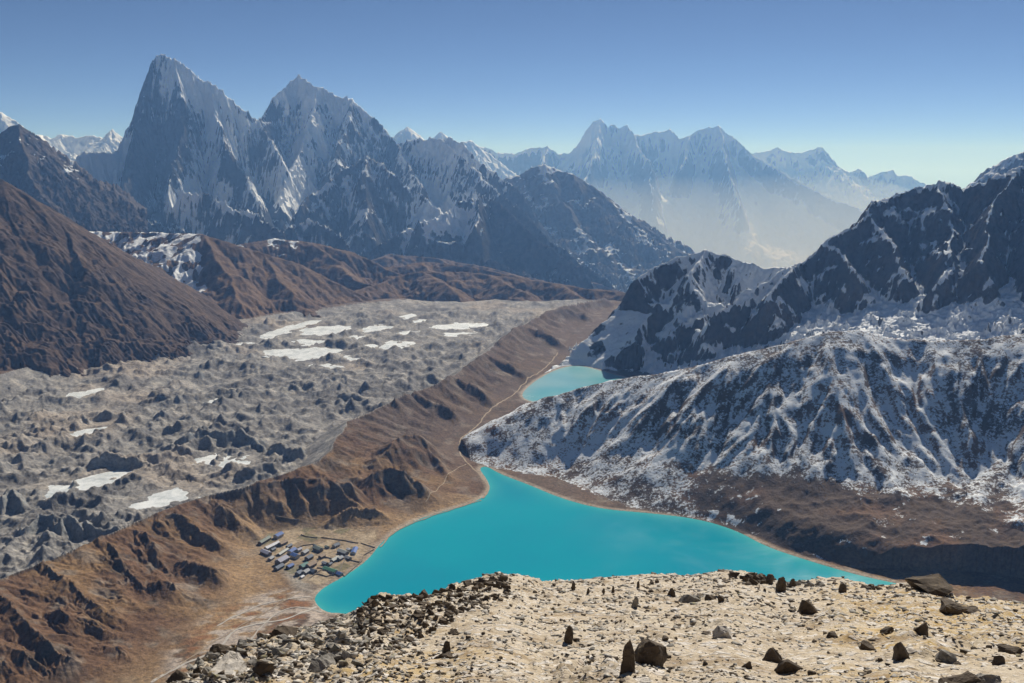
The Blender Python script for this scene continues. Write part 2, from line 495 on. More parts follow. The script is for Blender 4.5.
def build_terrain():
    vs = np.concatenate([np.arange(880, 692, -4), np.arange(692, 289, -.62)])
    ang = PITCH + np.arctan((vs - 341.5) / FPX)
    Ys = (CAM_H - 20) / np.tan(ang)
    # keep depth steps even where the snowy hill rises towards the camera
    Ys = np.concatenate([Ys, np.geomspace(Ys[-1] * 1.03, 46000, 46)])
    a = np.linspace(-.70, .70, 1420)
    Yg, Ag = np.meshgrid(Ys, a, indexing='ij')
    Xg = Ag * Yg
    Z, K = terrain_height(Xg, Yg)
    gx, gy = grad(Xg, Yg, Z)
    nz = 1 / np.sqrt(1 + gx * gx + gy * gy)
    conc = blur(Z, 6) - Z
    # ---- albedo of each stuff of ground
    n1 = fbm(Xg, Yg, 140, 5, 500); n2 = fbm(Xg, Yg, 36, 4, 510); n3 = fbm(Xg, Yg, 420, 3, 520)

    def C(*c): return np.array(c, float)

    def mixc(c, d, f): return c + (d - c) * np.clip(f, 0, 1)[..., None]
    shp = Xg.shape + (3,)
    brown = np.broadcast_to(C(.150, .092, .058), shp)
    brown = mixc(brown, C(.235, .155, .085), sstep(-.1, .4, n1))
    brown = mixc(brown, C(.15, .112, .09), sstep(.0, .45, n3))
    brown = mixc(brown, C(.20, .175, .15), sstep(.15, .5, n2) * .7 + sstep(.78, .62, nz) * .5)
    brown = mixc(brown, C(.35, .25, .15), sstep(90, 0, K['dF']) * .85 * (Xg < 0) * (Yg < 1700))
    brown = mixc(brown, C(.105, .082, .074), sstep(1600, 2200, Yg) * .7)
    brown = mixc(brown, C(.27, .24, .21), sstep(.12, .4, fbm(Xg, Yg, 55, 5, 515)) * .5)
    brown = mixc(brown, C(.075, .058, .045), sstep(.15, .42, fbm(Xg, Yg, 75, 5, 516)) * .6)
    # pale beach and braided gravel of the outlet
    brown = mixc(brown, C(.42, .37, .31), sstep(14, 3, K['s']) * .8)
    fan = HZ([(318, 600, 2), (330, 620, 2), (300, 640, 4), (230, 660, 6), (150, 700, 8), (170, 650, 8), (215, 612, 8), (262, 592, 5), (300, 588, 2)])
    fs = sdf(Xg, Yg, fan)
    w1 = fbm(Xg + Yg * .6, (Yg - Xg * .6) * 2.2, 60, 5, 530)
    brown = mixc(brown, C(.43, .38, .34), sstep(14, -20, fs) * sstep(-.04, .12, w1))
    brown = mixc(brown, C(.25, .13, .07), sstep(10, -30, fs) * sstep(-.05, -.3, w1))
    vil = sdf(Xg, Yg, HZ([(256, 552), (264, 534), (300, 526), (350, 528), (378, 528), (380, 536), (366, 556), (344, 572), (322, 584), (302, 584), (284, 572), (270, 562)], 5))
    brown = mixc(brown, C(.30, .25, .19), sstep(15, -15, vil) * .8)
    brown = mixc(brown, C(.33, .31, .28), sstep(10, -12, sdf(Xg, Yg, HZ([(282, 570), (300, 560), (312, 574), (312, 590), (296, 590)], 4))))
    # walled plots between the lodges
    pa, pb = Xg * .57 + Yg * .82, -Xg * .82 + Yg * .57
    ci, cj = np.floor((pa + 3 * fbm(Xg, Yg, 40, 2, 521)) / 26), np.floor((pb + 3 * fbm(Xg, Yg, 40, 2, 522)) / 17)
    hh_ = (_h(ci, cj, 5) & 1023) / 1023.0
    plot = C(.27, .21, .14) + hh_[..., None] * C(.20, .185, .15)
    plot = np.where((hh_ > .3)[..., None] & (hh_ < .45)[..., None], C(.17, .17, .095), plot)
    brown = np.where(((vil < -6) & (fs > 5))[..., None], brown * .35 + plot * .65, brown)
    grey = np.broadcast_to(C(.27, .27, .27), shp)
    grey = mixc(grey, C(.41, .40, .385), sstep(0, .4, n2))
    grey = mixc(grey, C(.17, .17, .175), sstep(0, .4, n1))
    grey = mixc(grey, C(.20, .205, .215), sstep(.84, .60, nz) * .6)
    grey = mixc(grey, C(.44, .37, .30), sstep(.1, .4, n3) * .4)
    grey = mixc(grey, C(.33, .37, .40), sstep(30, 4, K['dI']) * sstep(.85, .6, nz) * .5)
    hill = np.broadcast_to(C(.10, .075, .06), shp)
    hill = mixc(hill, C(.17, .105, .07), sstep(-.1, .35, n1))
    alb = np.where(K['ing'][..., None], grey, np.where(K['isD'][..., None], hill, brown))
    beyond = (K['dL'] < K['dM']) & ~K['ing']
    alb = np.where(beyond[..., None], mixc(brown, C(.22, .17, .13), sstep(0, .3, n2)), alb)
    # ---- snow dusting
    hgt = sstep(18, 72, Z + 34 * n1)
    hgt = np.maximum(hgt, sstep(0, 30, Z + 26 * n1) * sstep(440, 250, Xg))
    hgt = np.maximum(hgt, .82 * sstep(430, 260, Xg))
    sD = .14 + .42 * hgt + 0.030 * np.clip(conc, -6, 6) + .20 * n2 + .16 * n1 + .10 * fbm(Xg, Yg, 12, 3, 548) - .2 * sstep(.80, .62, nz)
    lowr = sstep(75, 35, Z) * sstep(340, 480, Xg)
    sD = sD - .35 * lowr + .42 * sstep(.08, .4, fbm(Xg, Yg, 55, 6, 540, .62)) * lowr
    sD = sD + .60 * sstep(.0, .35, fbm(Xg, Yg, 26, 5, 549)) * sstep(130, 30, K['s1']) * sstep(300, 420, Xg)
    sD = sD - .45 * sstep(40, 6, K['dc']) * (Xg < 90) * sstep(.0, .3, fbm(Xg, Yg, 60, 3, 541))
    sB = -.2 + .55 * sstep(.84, .70, nz) * sstep(1500, 1750, Yg) * sstep(.0, .35, fbm(Xg, Yg, 130, 4, 560) + .1) * sstep(2300, 1900, Yg)
    sG = np.full(Z.shape, -.3) + .35 * sstep(.15, .5, fbm(Xg, Yg, 110, 4, 570)) * sstep(2600, 3400, Yg)
    snow = np.where(K['ing'], sG, np.where(K['isD'], sD, sB))
    fmask = lambda M: M[:-1, :-1]
    mats = ground_mat('moraine_ground', 1.7, .42), ground_mat('glacier_debris', 2.2, .38, .7), ground_mat('snowy_hillside', 1.6, .35, .6, speck=.62)
    at = dict(attrs=dict(snow=snow), cols=dict(albedo=alb))
    g = fmask(K['ing']); d = fmask(K['isD'])
    o = grid_mesh('valley_ground', Xg, Yg, Z, mats[0], ~g & ~d, **at)
    tag(o, 'brown grassy valley floor and hummocky moraine left of the turquoise lake', kind='structure')
    o = grid_mesh('glacier', Xg, Yg, Z, mats[1], g, **at)
    tag(o, 'grey rubble covered glacier filling the valley left of the brown moraine', kind='structure')
    o = grid_mesh('hill', Xg, Yg, Z, mats[2], d & ~g, **at)
    tag(o, 'snow dusted gullied hill rising straight from the right shore of the lake', kind='structure')
    return Ys, a, Z


TY, TA, TZ = build_terrain()


def ground_z(x, y):
    i = np.clip(np.searchsorted(TY, y) - 1, 0, len(TY) - 2)
    fa = (x / y - TA[0]) / (TA[1] - TA[0])
    j = int(np.clip(math.floor(fa), 0, len(TA) - 2)); fj = fa - j
    fi = (y - TY[i]) / (TY[i + 1] - TY[i])
    z = TZ[i:i + 2, j:j + 2]
    return float((z[0, 0] * (1 - fj) + z[0, 1] * fj) * (1 - fi) + (z[1, 0] * (1 - fj) + z[1, 1] * fj) * fi)


# ------------------------------------------------------------------ mountains
def mountain(name, label, ridges, prof, mat, u0, u1, Y0, Y1, nc, nr, wl, amp, octs, seed, warp, snow, crest=0.0, floor=-40, shore=None, smin=.3, body=0.0, nzb=5):
    polys = [[at_depth(*p) for p in r] for r in ridges]
    a = np.linspace((u0 - 512) / FPX, (u1 - 512) / FPX, nc)
    tt = np.linspace(0, 1, nr)
    ym = max(p[1] for r in polys for p in r) * 1.01
    n1 = int(nr * .86)
    Ys = np.concatenate([np.linspace(Y0, ym, n1), np.geomspace(ym * 1.002, Y1, nr - n1)])
    Y, A = np.meshgrid(Ys, a, indexing='ij'); X = A * Y
    # rays fan out from below the camera, so bearings stay even
    D0, _ = seg_field(X, Y, polys[0])
    wk = warp * (.35 + 1.5 * sstep(0, warp * 8, D0))
    wx = X + wk * fbm(X, Y, warp * 7, 5, seed + 1, .55); wy = Y + wk * 1.5 * fbm(X, Y, warp * 7, 5, seed + 2, .55)
    H, D = cones(wx, wy, polys, prof)
    H = H + crest * (ridged(X, Y, warp * 2.4, 5, seed + 5, .6) - .6)
    if body:
        g0 = np.hypot(*grad(X, Y, blur(H, 4)))
        H = H + body * (ridged(X, Y, wl * 1.1, 5, seed + 40, .55) - .45) * np.clip(D0 / wl, .05, 1) * (.12 + .88 * sstep(smin, smin + .45, g0)) * (np.clip((H - 60) / 620, .12, 1) if body > 100 else 1)
    H = erode(X, Y, H, wl, amp, octs, seed + 10, (D + wl * .03) * (np.clip((H - 60) / 620, .10, 1) if body > 100 else 1), smin=smin)
    H = H + amp * .16 * fbm(X, Y, wl * .2, 4, seed + 30) * np.clip(D / wl, .1, 1)
    if shore is not None:
        q = sdf(X, Y, shore); H = np.where(q < 220, np.minimum(H, -6 + .75 * q + 10 * fbm(X, Y, 60, 3, seed)), H)
    H = np.maximum(H, floor)
    gx, gy = grad(X, Y, blur(H, nzb))
    nz = 1 / np.sqrt(1 + gx * gx + gy * gy)
    conc = (blur(H, 10) - H)
    S = snow(X, Y, H, nz, conc, D, gx, gy)
    k = (H[:-1, :-1] > floor + .5) | (H[1:, 1:] > floor + .5)
    o = grid_mesh(name, X, Y, H, mat, k, dict(snow=S))
    tag(o, label, kind='structure')
    return o


def slope_prof(k1, d1, k2, d2=1e9, k3=0.3):
    return lambda d: k1 * np.minimum(d, d1) + k2 * np.clip(d - d1, 0, d2 - d1) + k3 * np.maximum(d - d2, 0)


# --- rocky ridge above the snowy hill
def snow_ridge(X, Y, H, nz, conc, D, gx, gy):
    n = fbm(X, Y, 260, 5, 700); n2 = fbm(X, Y, 60, 4, 701)
    n2 = n2 + 1.3 * fbm(X + .3 * Y, H * .40, 70, 5, 702) + .5 * fbm(X - .6 * H, H * 1.5 + .3 * X, 110, 4, 704) - 2.6 * sstep(380, 80, sdf(X, Y, LAKE2)) * sstep(-.25, .2, fbm(X + .4 * Y, Y * .6, 60, 5, 703))
    s = .63 + 2.4 * (nz - .75) + .03 * np.clip(conc, -12, 12) + .45 * n + .25 * n2
    return s + .25 * sstep(360, 220, H) + .17 * sstep(1000, 640, X) + .07


ROCK_D, ROCK_D2 = (.052, .050, .053), (.098, .080, .075)
mountain('rocky_ridge', 'dark jagged rock ridge with snow aprons behind the snow dusted hill at right',
         [((525, 396, 2700), (560, 354, 2850), (580, 336, 2900), (600, 313, 2950), (625, 286, 3000), (650, 269, 3080), (680, 255, 3120), (705, 249, 3150), (735, 257, 3120), (765, 267, 3060), (785, 266, 3000)),
          ((712, 312, 2800), (735, 296, 2830), (770, 276, 2880), (792, 264, 2900), (812, 257, 2950), (830, 241, 2980), (850, 226, 3000), (868, 209, 3020), (890, 197, 3040), (915, 186, 3060), (935, 180, 3060), (950, 182, 3060),
           (962, 193, 3020), (972, 187, 3000), (984, 181, 2950), (1000, 168, 2900), (1024, 164, 2880), (1060, 150, 2880), (1120, 160, 2900), (1250, 120, 2900)),
          ((590, 330, 2980), (612, 314, 3000), (640, 303, 3000), (690, 303, 2950), (722, 302, 2930), (742, 312, 2830)),
          ((830, 241, 2980), (850, 262, 2830), (862, 275, 2740)),
          ((868, 209, 3020), (890, 240, 2850), (905, 272, 2700)),
          ((935, 180, 3060), (945, 225, 2830), (950, 262, 2650), (935, 290, 2560)),
          ((1000, 168, 2900), (985, 215, 2730), (978, 260, 2580), (990, 282, 2500)),
          ((1040, 160, 2880), (1035, 230, 2640), (1040, 285, 2440)),
          ((705, 249, 3150), (690, 275, 2980)),
          ((792, 264, 2900), (770, 290, 2780))],
         slope_prof(1.5, 150, .58, 330, .38),
         mountain_mat('rocky_ridge_rock', ROCK_D, ROCK_D2, 3.0, speck=.30), 480, 1220, 2050, 3900, 860, 560, 260, 24, 5, 71, 30, snow_ridge, 14, shore=LAKE2, smin=.55, body=30, nzb=11)


# --- brown slope at the left
def snow_brown(X, Y, H, nz, conc, D, gx, gy):
    return -.25 + .5 * sstep(.15, .5, fbm(X, Y, 120, 5, 720)) * sstep(0, 6, conc) + .15 * sstep(.3, .5, fbm(X, Y, 40, 3, 721))


BR, BR2 = (.088, .062, .052), (.140, .096, .070)
mountain('brown_slope', 'dark brown gullied mountainside falling to the glacier at the left edge',
         [((-420, -40, 3300), (-220, 70, 3300), (-100, 128, 3350), (0, 180, 3350), (30, 197, 3350), (60, 216, 3350), (100, 242, 3370), (130, 268, 3380), (152, 288, 3400), (174, 304, 3400), (192, 322, 3380)),
          ((0, 180, 3350), (20, 250, 3080), (52, 318, 2910), (66, 342, 2870)),
          ((60, 216, 3350), (85, 270, 3100), (130, 322, 2980), (146, 336, 2960)),
          ((-80, 140, 3350), (-60, 240, 3000), (-24, 330, 2840)),
          ((-200, 80, 3300), (-180, 240, 2800), (-150, 360, 2500)),
          ((110, 250, 3370), (138, 300, 3230), (160, 326, 3180))],
         slope_prof(.70, 200, .68),
         mountain_mat('brown_slope_ground', BR, BR2, 3.2, speck=.3, bstr=.25), -380, 330, 2350, 4500, 640, 480, 340, 15, 4, 83, 34, snow_brown, 5, body=18)


# --- brown hills beyond the glacier
def snow_hills(X, Y, H, nz, conc, D, gx, gy):
    u = 512 + FPX * X / Y
    s = -.2 + .3 * sstep(.1, .5, fbm(X, Y, 200, 5, 730))
    s = s + 1.25 * sstep(208, 198, u + 10 * fbm(X, Y, 80, 4, 733)) * sstep(20, 130, u) * sstep(.75, .45, fbm(X, Y, 60, 4, 734) + .5)
    s = s + 1.0 * sstep(.1, .35, fbm(X, Y, 160, 4, 735) + .2) * (Y > 4560) * sstep(330, 280, u) * sstep(.80, .9, nz)
    return s


mountain('brown_hills', 'row of rounded brown foothills beyond the glacier with a snowy terrace at their left end',
         [((202, 234, 4250), (235, 244, 4250), (270, 255, 4280), (300, 264, 4300), (340, 284, 4280), (375, 301, 4250)),
          ((-10, 225, 4500), (90, 231, 4450), (140, 232, 4400), (180, 233, 4330), (204, 234, 4250)),
          ((240, 244, 4900), (275, 238, 5000), (310, 242, 5000), (350, 252, 4980), (395, 270, 4900), (430, 288, 4800), (450, 298, 4750)),
          ((205, 235, 4250), (222, 270, 3950), (238, 300, 3750)),
          ((262, 253, 4280), (285, 285, 4020), (300, 304, 3900)),
          ((310, 242, 5000), (350, 275, 4650), (390, 294, 4450)),
          ((365, 262, 6300), (390, 254, 6400), (440, 258, 6400), (490, 268, 6300), (540, 280, 6200), (580, 290, 6100), (615, 298, 6000)),
          ((440, 258, 6400), (480, 282, 5800), (520, 294, 5500)),
          ((340, 296, 4300), (385, 280, 4600), (420, 271, 4750), (470, 272, 4800), (520, 278, 4750), (570, 285, 4650), (610, 290, 4550), (650, 297, 4400)), ((420, 271, 4750), (450, 287, 4400)), ((490, 274, 4800), (520, 291, 4400)), ((560, 284, 4680), (585, 296, 4350)),
          ((375, 268, 5200), (420, 262, 5300), (470, 266, 5250), (520, 276, 5150), (560, 285, 5050), (600, 295, 4950)),
          ((420, 262, 5300), (450, 284, 4900), (480, 296, 4700)), ((520, 276, 5150), (540, 290, 4900), (560, 299, 4750)),
          ((450, 262, 7200), (500, 255, 7300), (560, 270, 7200), (610, 288, 7000), (640, 296, 6900))],
         slope_prof(.60, 200, .50),
         mountain_mat('foothill_ground', (.14, .09, .06), (.22, .145, .09), 4.5, speck=.3, bstr=.5), -30, 700, 3500, 9000, 700, 520, 330, 20, 4, 91, 34, snow_hills, 3, body=16, floor=-400)


# --- the two great ice peaks
def blobs(X, H, L):
    """snowfields (+) and bare buttresses (-), centred at real places on the faces: radius in metres across and up"""
    S = 0
    for u, v, Y, rx, rz, a in L:
        x, _, z = at_depth(u, v, Y)
        S = S + a * np.exp(-((X - x) / rx) ** 2 - ((H - z) / rz) ** 2)
    return S


FIELDS = [(108, 150, 8150, 120, 200, .6), (150, 150, 7900, 230, 330, -.75), (135, 185, 7600, 200, 260, -.45), (242, 158, 7900, 190, 230, -.7), (205, 135, 8200, 150, 330, .45), (185, 80, 8500, 260, 220, .22), (118, 150, 8250, 80, 260, .5),
          (205, 180, 7700, 200, 200, .5), (275, 165, 8300, 150, 300, .6), (100, 165, 8000, 190, 160, .7), (165, 200, 7000, 250, 120, .35), (255, 112, 8700, 120, 130, -.3),
          (312, 86, 9500, 330, 130, 1.1), (335, 118, 9200, 420, 150, .05), (370, 175, 7700, 420, 300, -.3), (335, 205, 7200, 200, 160, .25), (420, 150, 9000, 250, 130, .35), (455, 225, 6900, 260, 110, .9), (500, 225, 7000, 150, 150, -.5),
          (290, 190, 7800, 140, 200, .5), (240, 222, 6600, 300, 90, -.2), (430, 190, 8000, 200, 160, .2)]


def snow_peaks(X, Y, H, nz, conc, D, gx, gy):
    n = fbm(X, Y, 700, 5, 740); n2 = fbm(X, Y, 160, 4, 741)
    fl = fbm(X + .35 * Y, H * .42, 150, 4, 742) + .6 * fbm(X - .5 * H, H * 1.6 + .3 * X, 240, 4, 743)
    s = .80 + 1.3 * (nz - .58) + .017 * np.clip(conc, -30, 30) + .55 * n + .28 * n2 + .46 * fl - .4 * sstep(650, 350, H) * sstep(-700, 0, X)
    s = s + blobs(X, H, FIELDS) - .12 * sstep(90, 0, D) * sstep(1300, 900, H)
    return s + .12 * sstep(900, 1500, H) - .28 * sstep(330, 170, H)


PK, PK2 = (.050, .050, .053), (.088, .080, .075)
mountain('great_ice_peak', 'tallest sharp icy peak with dark rock buttresses at left beyond the glacier',
         [((40, 190, 7900), (68, 170, 8000), (78, 152, 8000), (88, 149, 8050), (100, 151, 8100), (112, 152, 8150), (118, 150, 8250), (123, 135, 8350), (130, 122, 8400), (138, 103, 8450), (147, 76, 8500), (154, 57, 8500), (162, 53, 8500), (174, 59, 8500),
           (190, 69, 8550), (205, 79, 8600), (222, 88, 8600), (231, 99, 8650), (245, 110, 8650), (258, 118, 8750), (270, 122, 8900)),
          ((154, 57, 8500), (146, 90, 8330), (140, 125, 8080), (132, 165, 7700), (124, 200, 7250), (130, 225, 6900)),
          ((174, 59, 8500), (180, 95, 8280), (176, 135, 7950), (172, 165, 7700), (170, 195, 7350)),
          ((210, 81, 8600), (215, 112, 8380), (224, 138, 8120), (240, 165, 7850), (252, 188, 7500)),
          ((258, 118, 8750), (272, 140, 8500), (282, 160, 8250)),
          ((185, 190, 6900), (210, 195, 6850), (235, 206, 6700), (262, 214, 6600), (285, 232, 6400)),
          ((110, 200, 7000), (140, 215, 6700), (180, 228, 6500)),
          ((290, 225, 6700), (310, 218, 6800), (330, 228, 6600), (345, 240, 6400))],
         slope_prof(2.5, 330, 1.05, 800, .45),
         mountain_mat('ice_peak_rock', PK, PK2, 8.0, speck=.30), 20, 400, 5600, 10500, 560, 620, 850, 130, 6, 101, 60, snow_peaks, 48, floor=-300, body=130)
mountain('twin_ice_peak', 'second icy peak with a rounded snow cap right of the tallest peak',
         [((262, 121, 9000), (268, 112, 9200), (273, 97, 9350), (283, 87, 9450), (292, 80, 9550), (299, 75, 9600), (307, 82, 9500), (318, 85, 9400), (330, 92, 9400), (342, 96, 9400), (352, 97, 9400), (362, 108, 9400), (375, 118, 9350), (388, 131, 9300),
           (396, 142, 9200), (408, 140, 9100), (425, 138, 9050), (440, 136, 9000), (455, 138, 8950), (464, 143, 8900), (475, 156, 8850), (490, 168, 8800), (508, 180, 8700), (525, 195, 8600)),
          ((318, 85, 9400), (312, 120, 9000), (300, 150, 8600), (290, 180, 8150), (280, 205, 7700)),
          ((352, 97, 9400), (345, 130, 9000), (335, 160, 8500)),
          ((300, 208, 7200), (318, 192, 7400), (340, 172, 7650), (367, 153, 7900), (385, 165, 7850), (410, 185, 7700), (440, 212, 7400), (455, 225, 7200)),
          ((367, 153, 7900), (365, 185, 7500), (360, 220, 7000)),
          ((396, 142, 9200), (408, 165, 8700), (425, 190, 8200)),
          ((440, 136, 9000), (470, 165, 8500), (500, 195, 8000), (535, 225, 7600), (575, 258, 7300), (620, 288, 7000)),
          ((425, 222, 6900), (450, 208, 7100), (480, 193, 7300), (492, 196, 7300), (515, 215, 7150), (545, 240, 6950), (590, 275, 6700)),
          ((480, 193, 7300), (475, 225, 6800)),
          ((375, 245, 6800), (410, 228, 7000), (450, 240, 6800), (500, 262, 6600), (560, 285, 6400))],
         slope_prof(1.7, 260, .85, 800, .45),
         mountain_mat('twin_peak_rock', PK, PK2, 8.5, speck=.30), 225, 660, 5700, 11500, 640, 620, 800, 115, 6, 131, 60, snow_peaks, 44, floor=-700, body=120)


def snow_mid(X, Y, H, nz, conc, D, gx, gy):
    n = fbm(X, Y, 600, 5, 750)
    return .08 + 1.6 * (nz - .66) + .65 * fbm(X + .3 * Y, H * .45, 170, 4, 752) + .006 * np.clip(conc, -25, 25) + .5 * n + .55 * sstep(350, 800, H)


mountain('blue_ridge', 'hazy blue ridge sloping down into the far valley right of the icy peaks',
         [((470, 188, 9700), (500, 180, 9700), (520, 174, 9800), (532, 167, 9800), (545, 164, 9800), (556, 168, 9800), (572, 173, 9700), (590, 184, 9700), (606, 196, 9600), (625, 212, 9500), (650, 230, 9400), (668, 242, 9300), (682, 250, 9300), (700, 262, 9200), (740, 285, 9000)),
          ((545, 164, 9800), (560, 200, 9300), (590, 240, 8800), (630, 275, 8500)),
          ((500, 180, 9700), (515, 215, 9200), (545, 250, 8700))],
         slope_prof(.85, 300, .65, 1200, .45),
         mountain_mat('blue_ridge_rock', (.11, .095, .08), (.16, .13, .10), 9.0, speck=.16), 440, 800, 7000, 12500, 420, 400, 620, 60, 4, 151, 60, snow_mid, 22, floor=-1200, body=60)
mountain('dark_peak', 'dark pyramid peak at the left edge behind the brown slope',
         [((-200, 110, 5800), (-60, 160, 5900), (-20, 146, 6000), (0, 134, 6000), (10, 126, 6000), (19, 123, 6000), (28, 130, 6000), (38, 145, 5980), (48, 157, 5960), (60, 170, 5950), (72, 184, 5900), (84, 194, 5850), (110, 215, 5700)),
          ((19, 123, 6000), (25, 160, 5700), (45, 200, 5400)), ((-30, 150, 6000), (-20, 200, 5500))],
         slope_prof(.95, 200, .70, 700, .5),
         mountain_mat('dark_peak_rock', (.085, .07, .065), (.12, .10, .09), 6.0, speck=.3), -220, 150, 4700, 7200, 380, 320, 380, 40, 5, 161, 40, lambda *a: snow_mid(*a) - .38, 18, body=50)
mountain('edge_peak', 'blue peak rising behind the rocky ridge at the right edge',
         [((930, 205, 6000), (960, 190, 6000), (975, 181, 6050), (990, 171, 6100), (1002, 161, 6100), (1012, 155, 6100), (1020, 153, 6100), (1040, 140, 6100), (1100, 120, 6100), (1200, 150, 6100))],
         slope_prof(.95, 300, .7, 900, .5),
         mountain_mat('edge_peak_rock', (.10, .09, .08), (.15, .12, .10), 6.0, speck=.3), 900, 1240, 4800, 7400, 300, 220, 380, 50, 5, 171, 40, snow_mid, 18)


def snow_far(X, Y, H, nz, conc, D, gx, gy):
    n = fbm(X, Y, 1500, 5, 760)
    return .66 + 1.6 * (nz - .58) + .40 * fbm(X * .8, H * .5, 900, 4, 762) + .006 * np.clip(conc, -60, 60) + .4 * n + .3 * sstep(500, 1200, H)


FARM = mountain_mat('far_peak_rock', (.12, .11, .10), (.17, .15, .13), 22.0, speck=.16)
mountain('far_massif', 'hazy snow massif with a row of sharp summits in the middle distance of the sky line',
         [((440, 160, 21120), (470, 150, 21120), (482, 144, 21120), (500, 152, 21120), (515, 152, 21120), (530, 147, 21120), (548, 146, 21120), (558, 152, 21120), (572, 151, 21120), (580, 140, 21120), (586, 130, 21120), (593, 122, 21120), (601, 118, 21120), (608, 127, 21120), (612, 122, 21120), (618, 127, 21120),
           (627, 124, 21120), (633, 134, 21120), (642, 134, 21252), (655, 131, 21450), (664, 131, 21450), (671, 128, 21450), (680, 138, 21252), (690, 134, 21120), (702, 127, 21120), (718, 124, 21120), (726, 131, 21120), (740, 142, 20856), (752, 154, 20592), (775, 167, 20262), (800, 181, 19932), (830, 196, 19602), (860, 207, 19272), (900, 225, 18810)),
          ((601, 118, 21120), (592, 160, 19800), (575, 200, 18480)), ((718, 124, 21120), (728, 165, 19734), (740, 205, 18414)), ((627, 124, 21120), (650, 165, 19734), (655, 210, 18414)),
          ((690, 134, 21120), (680, 170, 19866)), ((548, 146, 21120), (540, 175, 19932))],
         slope_prof(2.3, 260, .85, 1900, .46), FARM, 400, 1000, 13800, 26000, 700, 380, 1500, 200, 4, 181, 60, snow_far, 45, floor=-1690, body=160)
mountain('distant_range', 'faint snow peaks farthest off at the right of the sky line',
         [((720, 160, 25000), (745, 154, 25000), (760, 151, 25000), (778, 147, 25000), (792, 152, 25000), (802, 152, 25000), (812, 149, 25000), (821, 146, 25000), (830, 155, 25000), (842, 167, 25000), (850, 172, 25000), (860, 168, 25000), (868, 176, 25000), (880, 172, 25000), (893, 169, 25000), (898, 175, 25000), (908, 174, 25000), (918, 180, 25000), (945, 192, 25000), (1000, 210, 25000))],
         slope_prof(1.8, 260, .7, 2500, .42), FARM, 690, 1040, 19500, 29000, 400, 220, 1300, 140, 3, 191, 60, snow_far, 50, floor=-1690)
mountain('small_far_peaks', 'two small white pyramids peeping over the shoulder right of the snow capped peak',
         [((370, 150, 18000), (392, 138, 18000), (400, 131, 18000), (408, 126, 18000), (414, 132, 18000), (424, 139, 18000), (433, 137, 18000), (441, 131, 18000), (448, 138, 18000), (458, 142, 18000), (470, 139, 18000), (480, 147, 18000), (500, 160, 18000))],
         slope_prof(.9, 800, .6, 2500, .4), FARM, 350, 520, 14500, 21000, 240, 180, 1200, 110, 5, 201, 90, snow_far, 40)
mountain('left_far_range', 'pale snow range seen through the gap between the dark pyramid and the tallest peak',
         [((-120, 60, 12500), (-40, 96, 12500), (-10, 108, 12500), (2, 113, 12500), (10, 121, 12500), (25, 138, 13000), (40, 134, 14000), (50, 137, 14000), (64, 133, 14000), (74, 136, 14000), (90, 135, 14000), (102, 137, 14000), (112, 129, 14000), (120, 138, 14000), (150, 150, 14000))],
         slope_prof(.8, 600, .6, 2500, .4), FARM, -140, 200, 11000, 17000, 300, 200, 1000, 90, 5, 211, 80, snow_far, 40)


# ------------------------------------------------------------------ water
def sheet(name, P, z, mat, label):
    P = np.asarray(P)
    bm = bmesh.new()
    vs = [bm.verts.new((p[0], p[1], z)) for p in P]
    f = bm.faces.new(vs)
    if f.normal.z < 0: bmesh.ops.reverse_faces(bm, faces=[f])
    bmesh.ops.triangulate(bm, faces=bm.faces[:])
    me = bpy.data.meshes.new(name); bm.to_mesh(me); bm.free()
    return tag(link(name, me, mat), label, kind='structure')


def grow(P, d):
    P = np.asarray(P, float)[:, :2]
    T = np.roll(P, -1, 0) - np.roll(P, 1, 0)
    n = np.stack([T[:, 1], -T[:, 0]], 1) / (np.linalg.norm(T, axis=1)[:, None] + 1e-9)
    area = .5 * np.sum(P[:, 0] * np.roll(P[:, 1], -1) - np.roll(P[:, 0], -1) * P[:, 1])
    return P + n * d * (1 if area > 0 else -1)


def water_mat(name, col, col2, shallow, rough, wl):
    m, nt, b = new_mat(name)
    co = coords(nt)
    c = mix(nt, ramp(nt, noise_n(nt, co, 1 / 420, 3, .5), .35, .65), col, col2)
    sh = math_n(nt, 'MULTIPLY', attr(nt, 'shallow'), math_n(nt, 'ADD', noise_n(nt, co, 1 / 45, 4, .6), .45), clamp=True)
    c = mix(nt, sh, c, shallow)
    nt.links.new(c, b.inputs['Base Color'])
    rr = nt.nodes.new('ShaderNodeMapRange'); nt.links.new(noise_n(nt, co, 1 / 260, 4, .6, .8), rr.inputs[0])
    rr.inputs[1].default_value = .4; rr.inputs[2].default_value = .65; rr.inputs[3].default_value = rough; rr.inputs[4].default_value = rough + .12
    nt.links.new(rr.outputs[0], b.inputs['Roughness'])
    b.inputs['IOR'].default_value = 1.33
    mp = nt.nodes.new('ShaderNodeMapping'); mp.inputs['Rotation'].default_value = (0, 0, .5); mp.inputs['Scale'].default_value = (1, 2.6, 1); nt.links.new(co, mp.inputs[0])
    h = math_n(nt, 'ADD', noise_n(nt, mp.outputs[0], 1 / wl, 3, .6), math_n(nt, 'MULTIPLY', noise_n(nt, mp.outputs[0], 1 / (wl * 5), 3, .6), 2))
    nt.links.new(bump(nt, h, .16, wl * .10), b.inputs['Normal'])
    return m


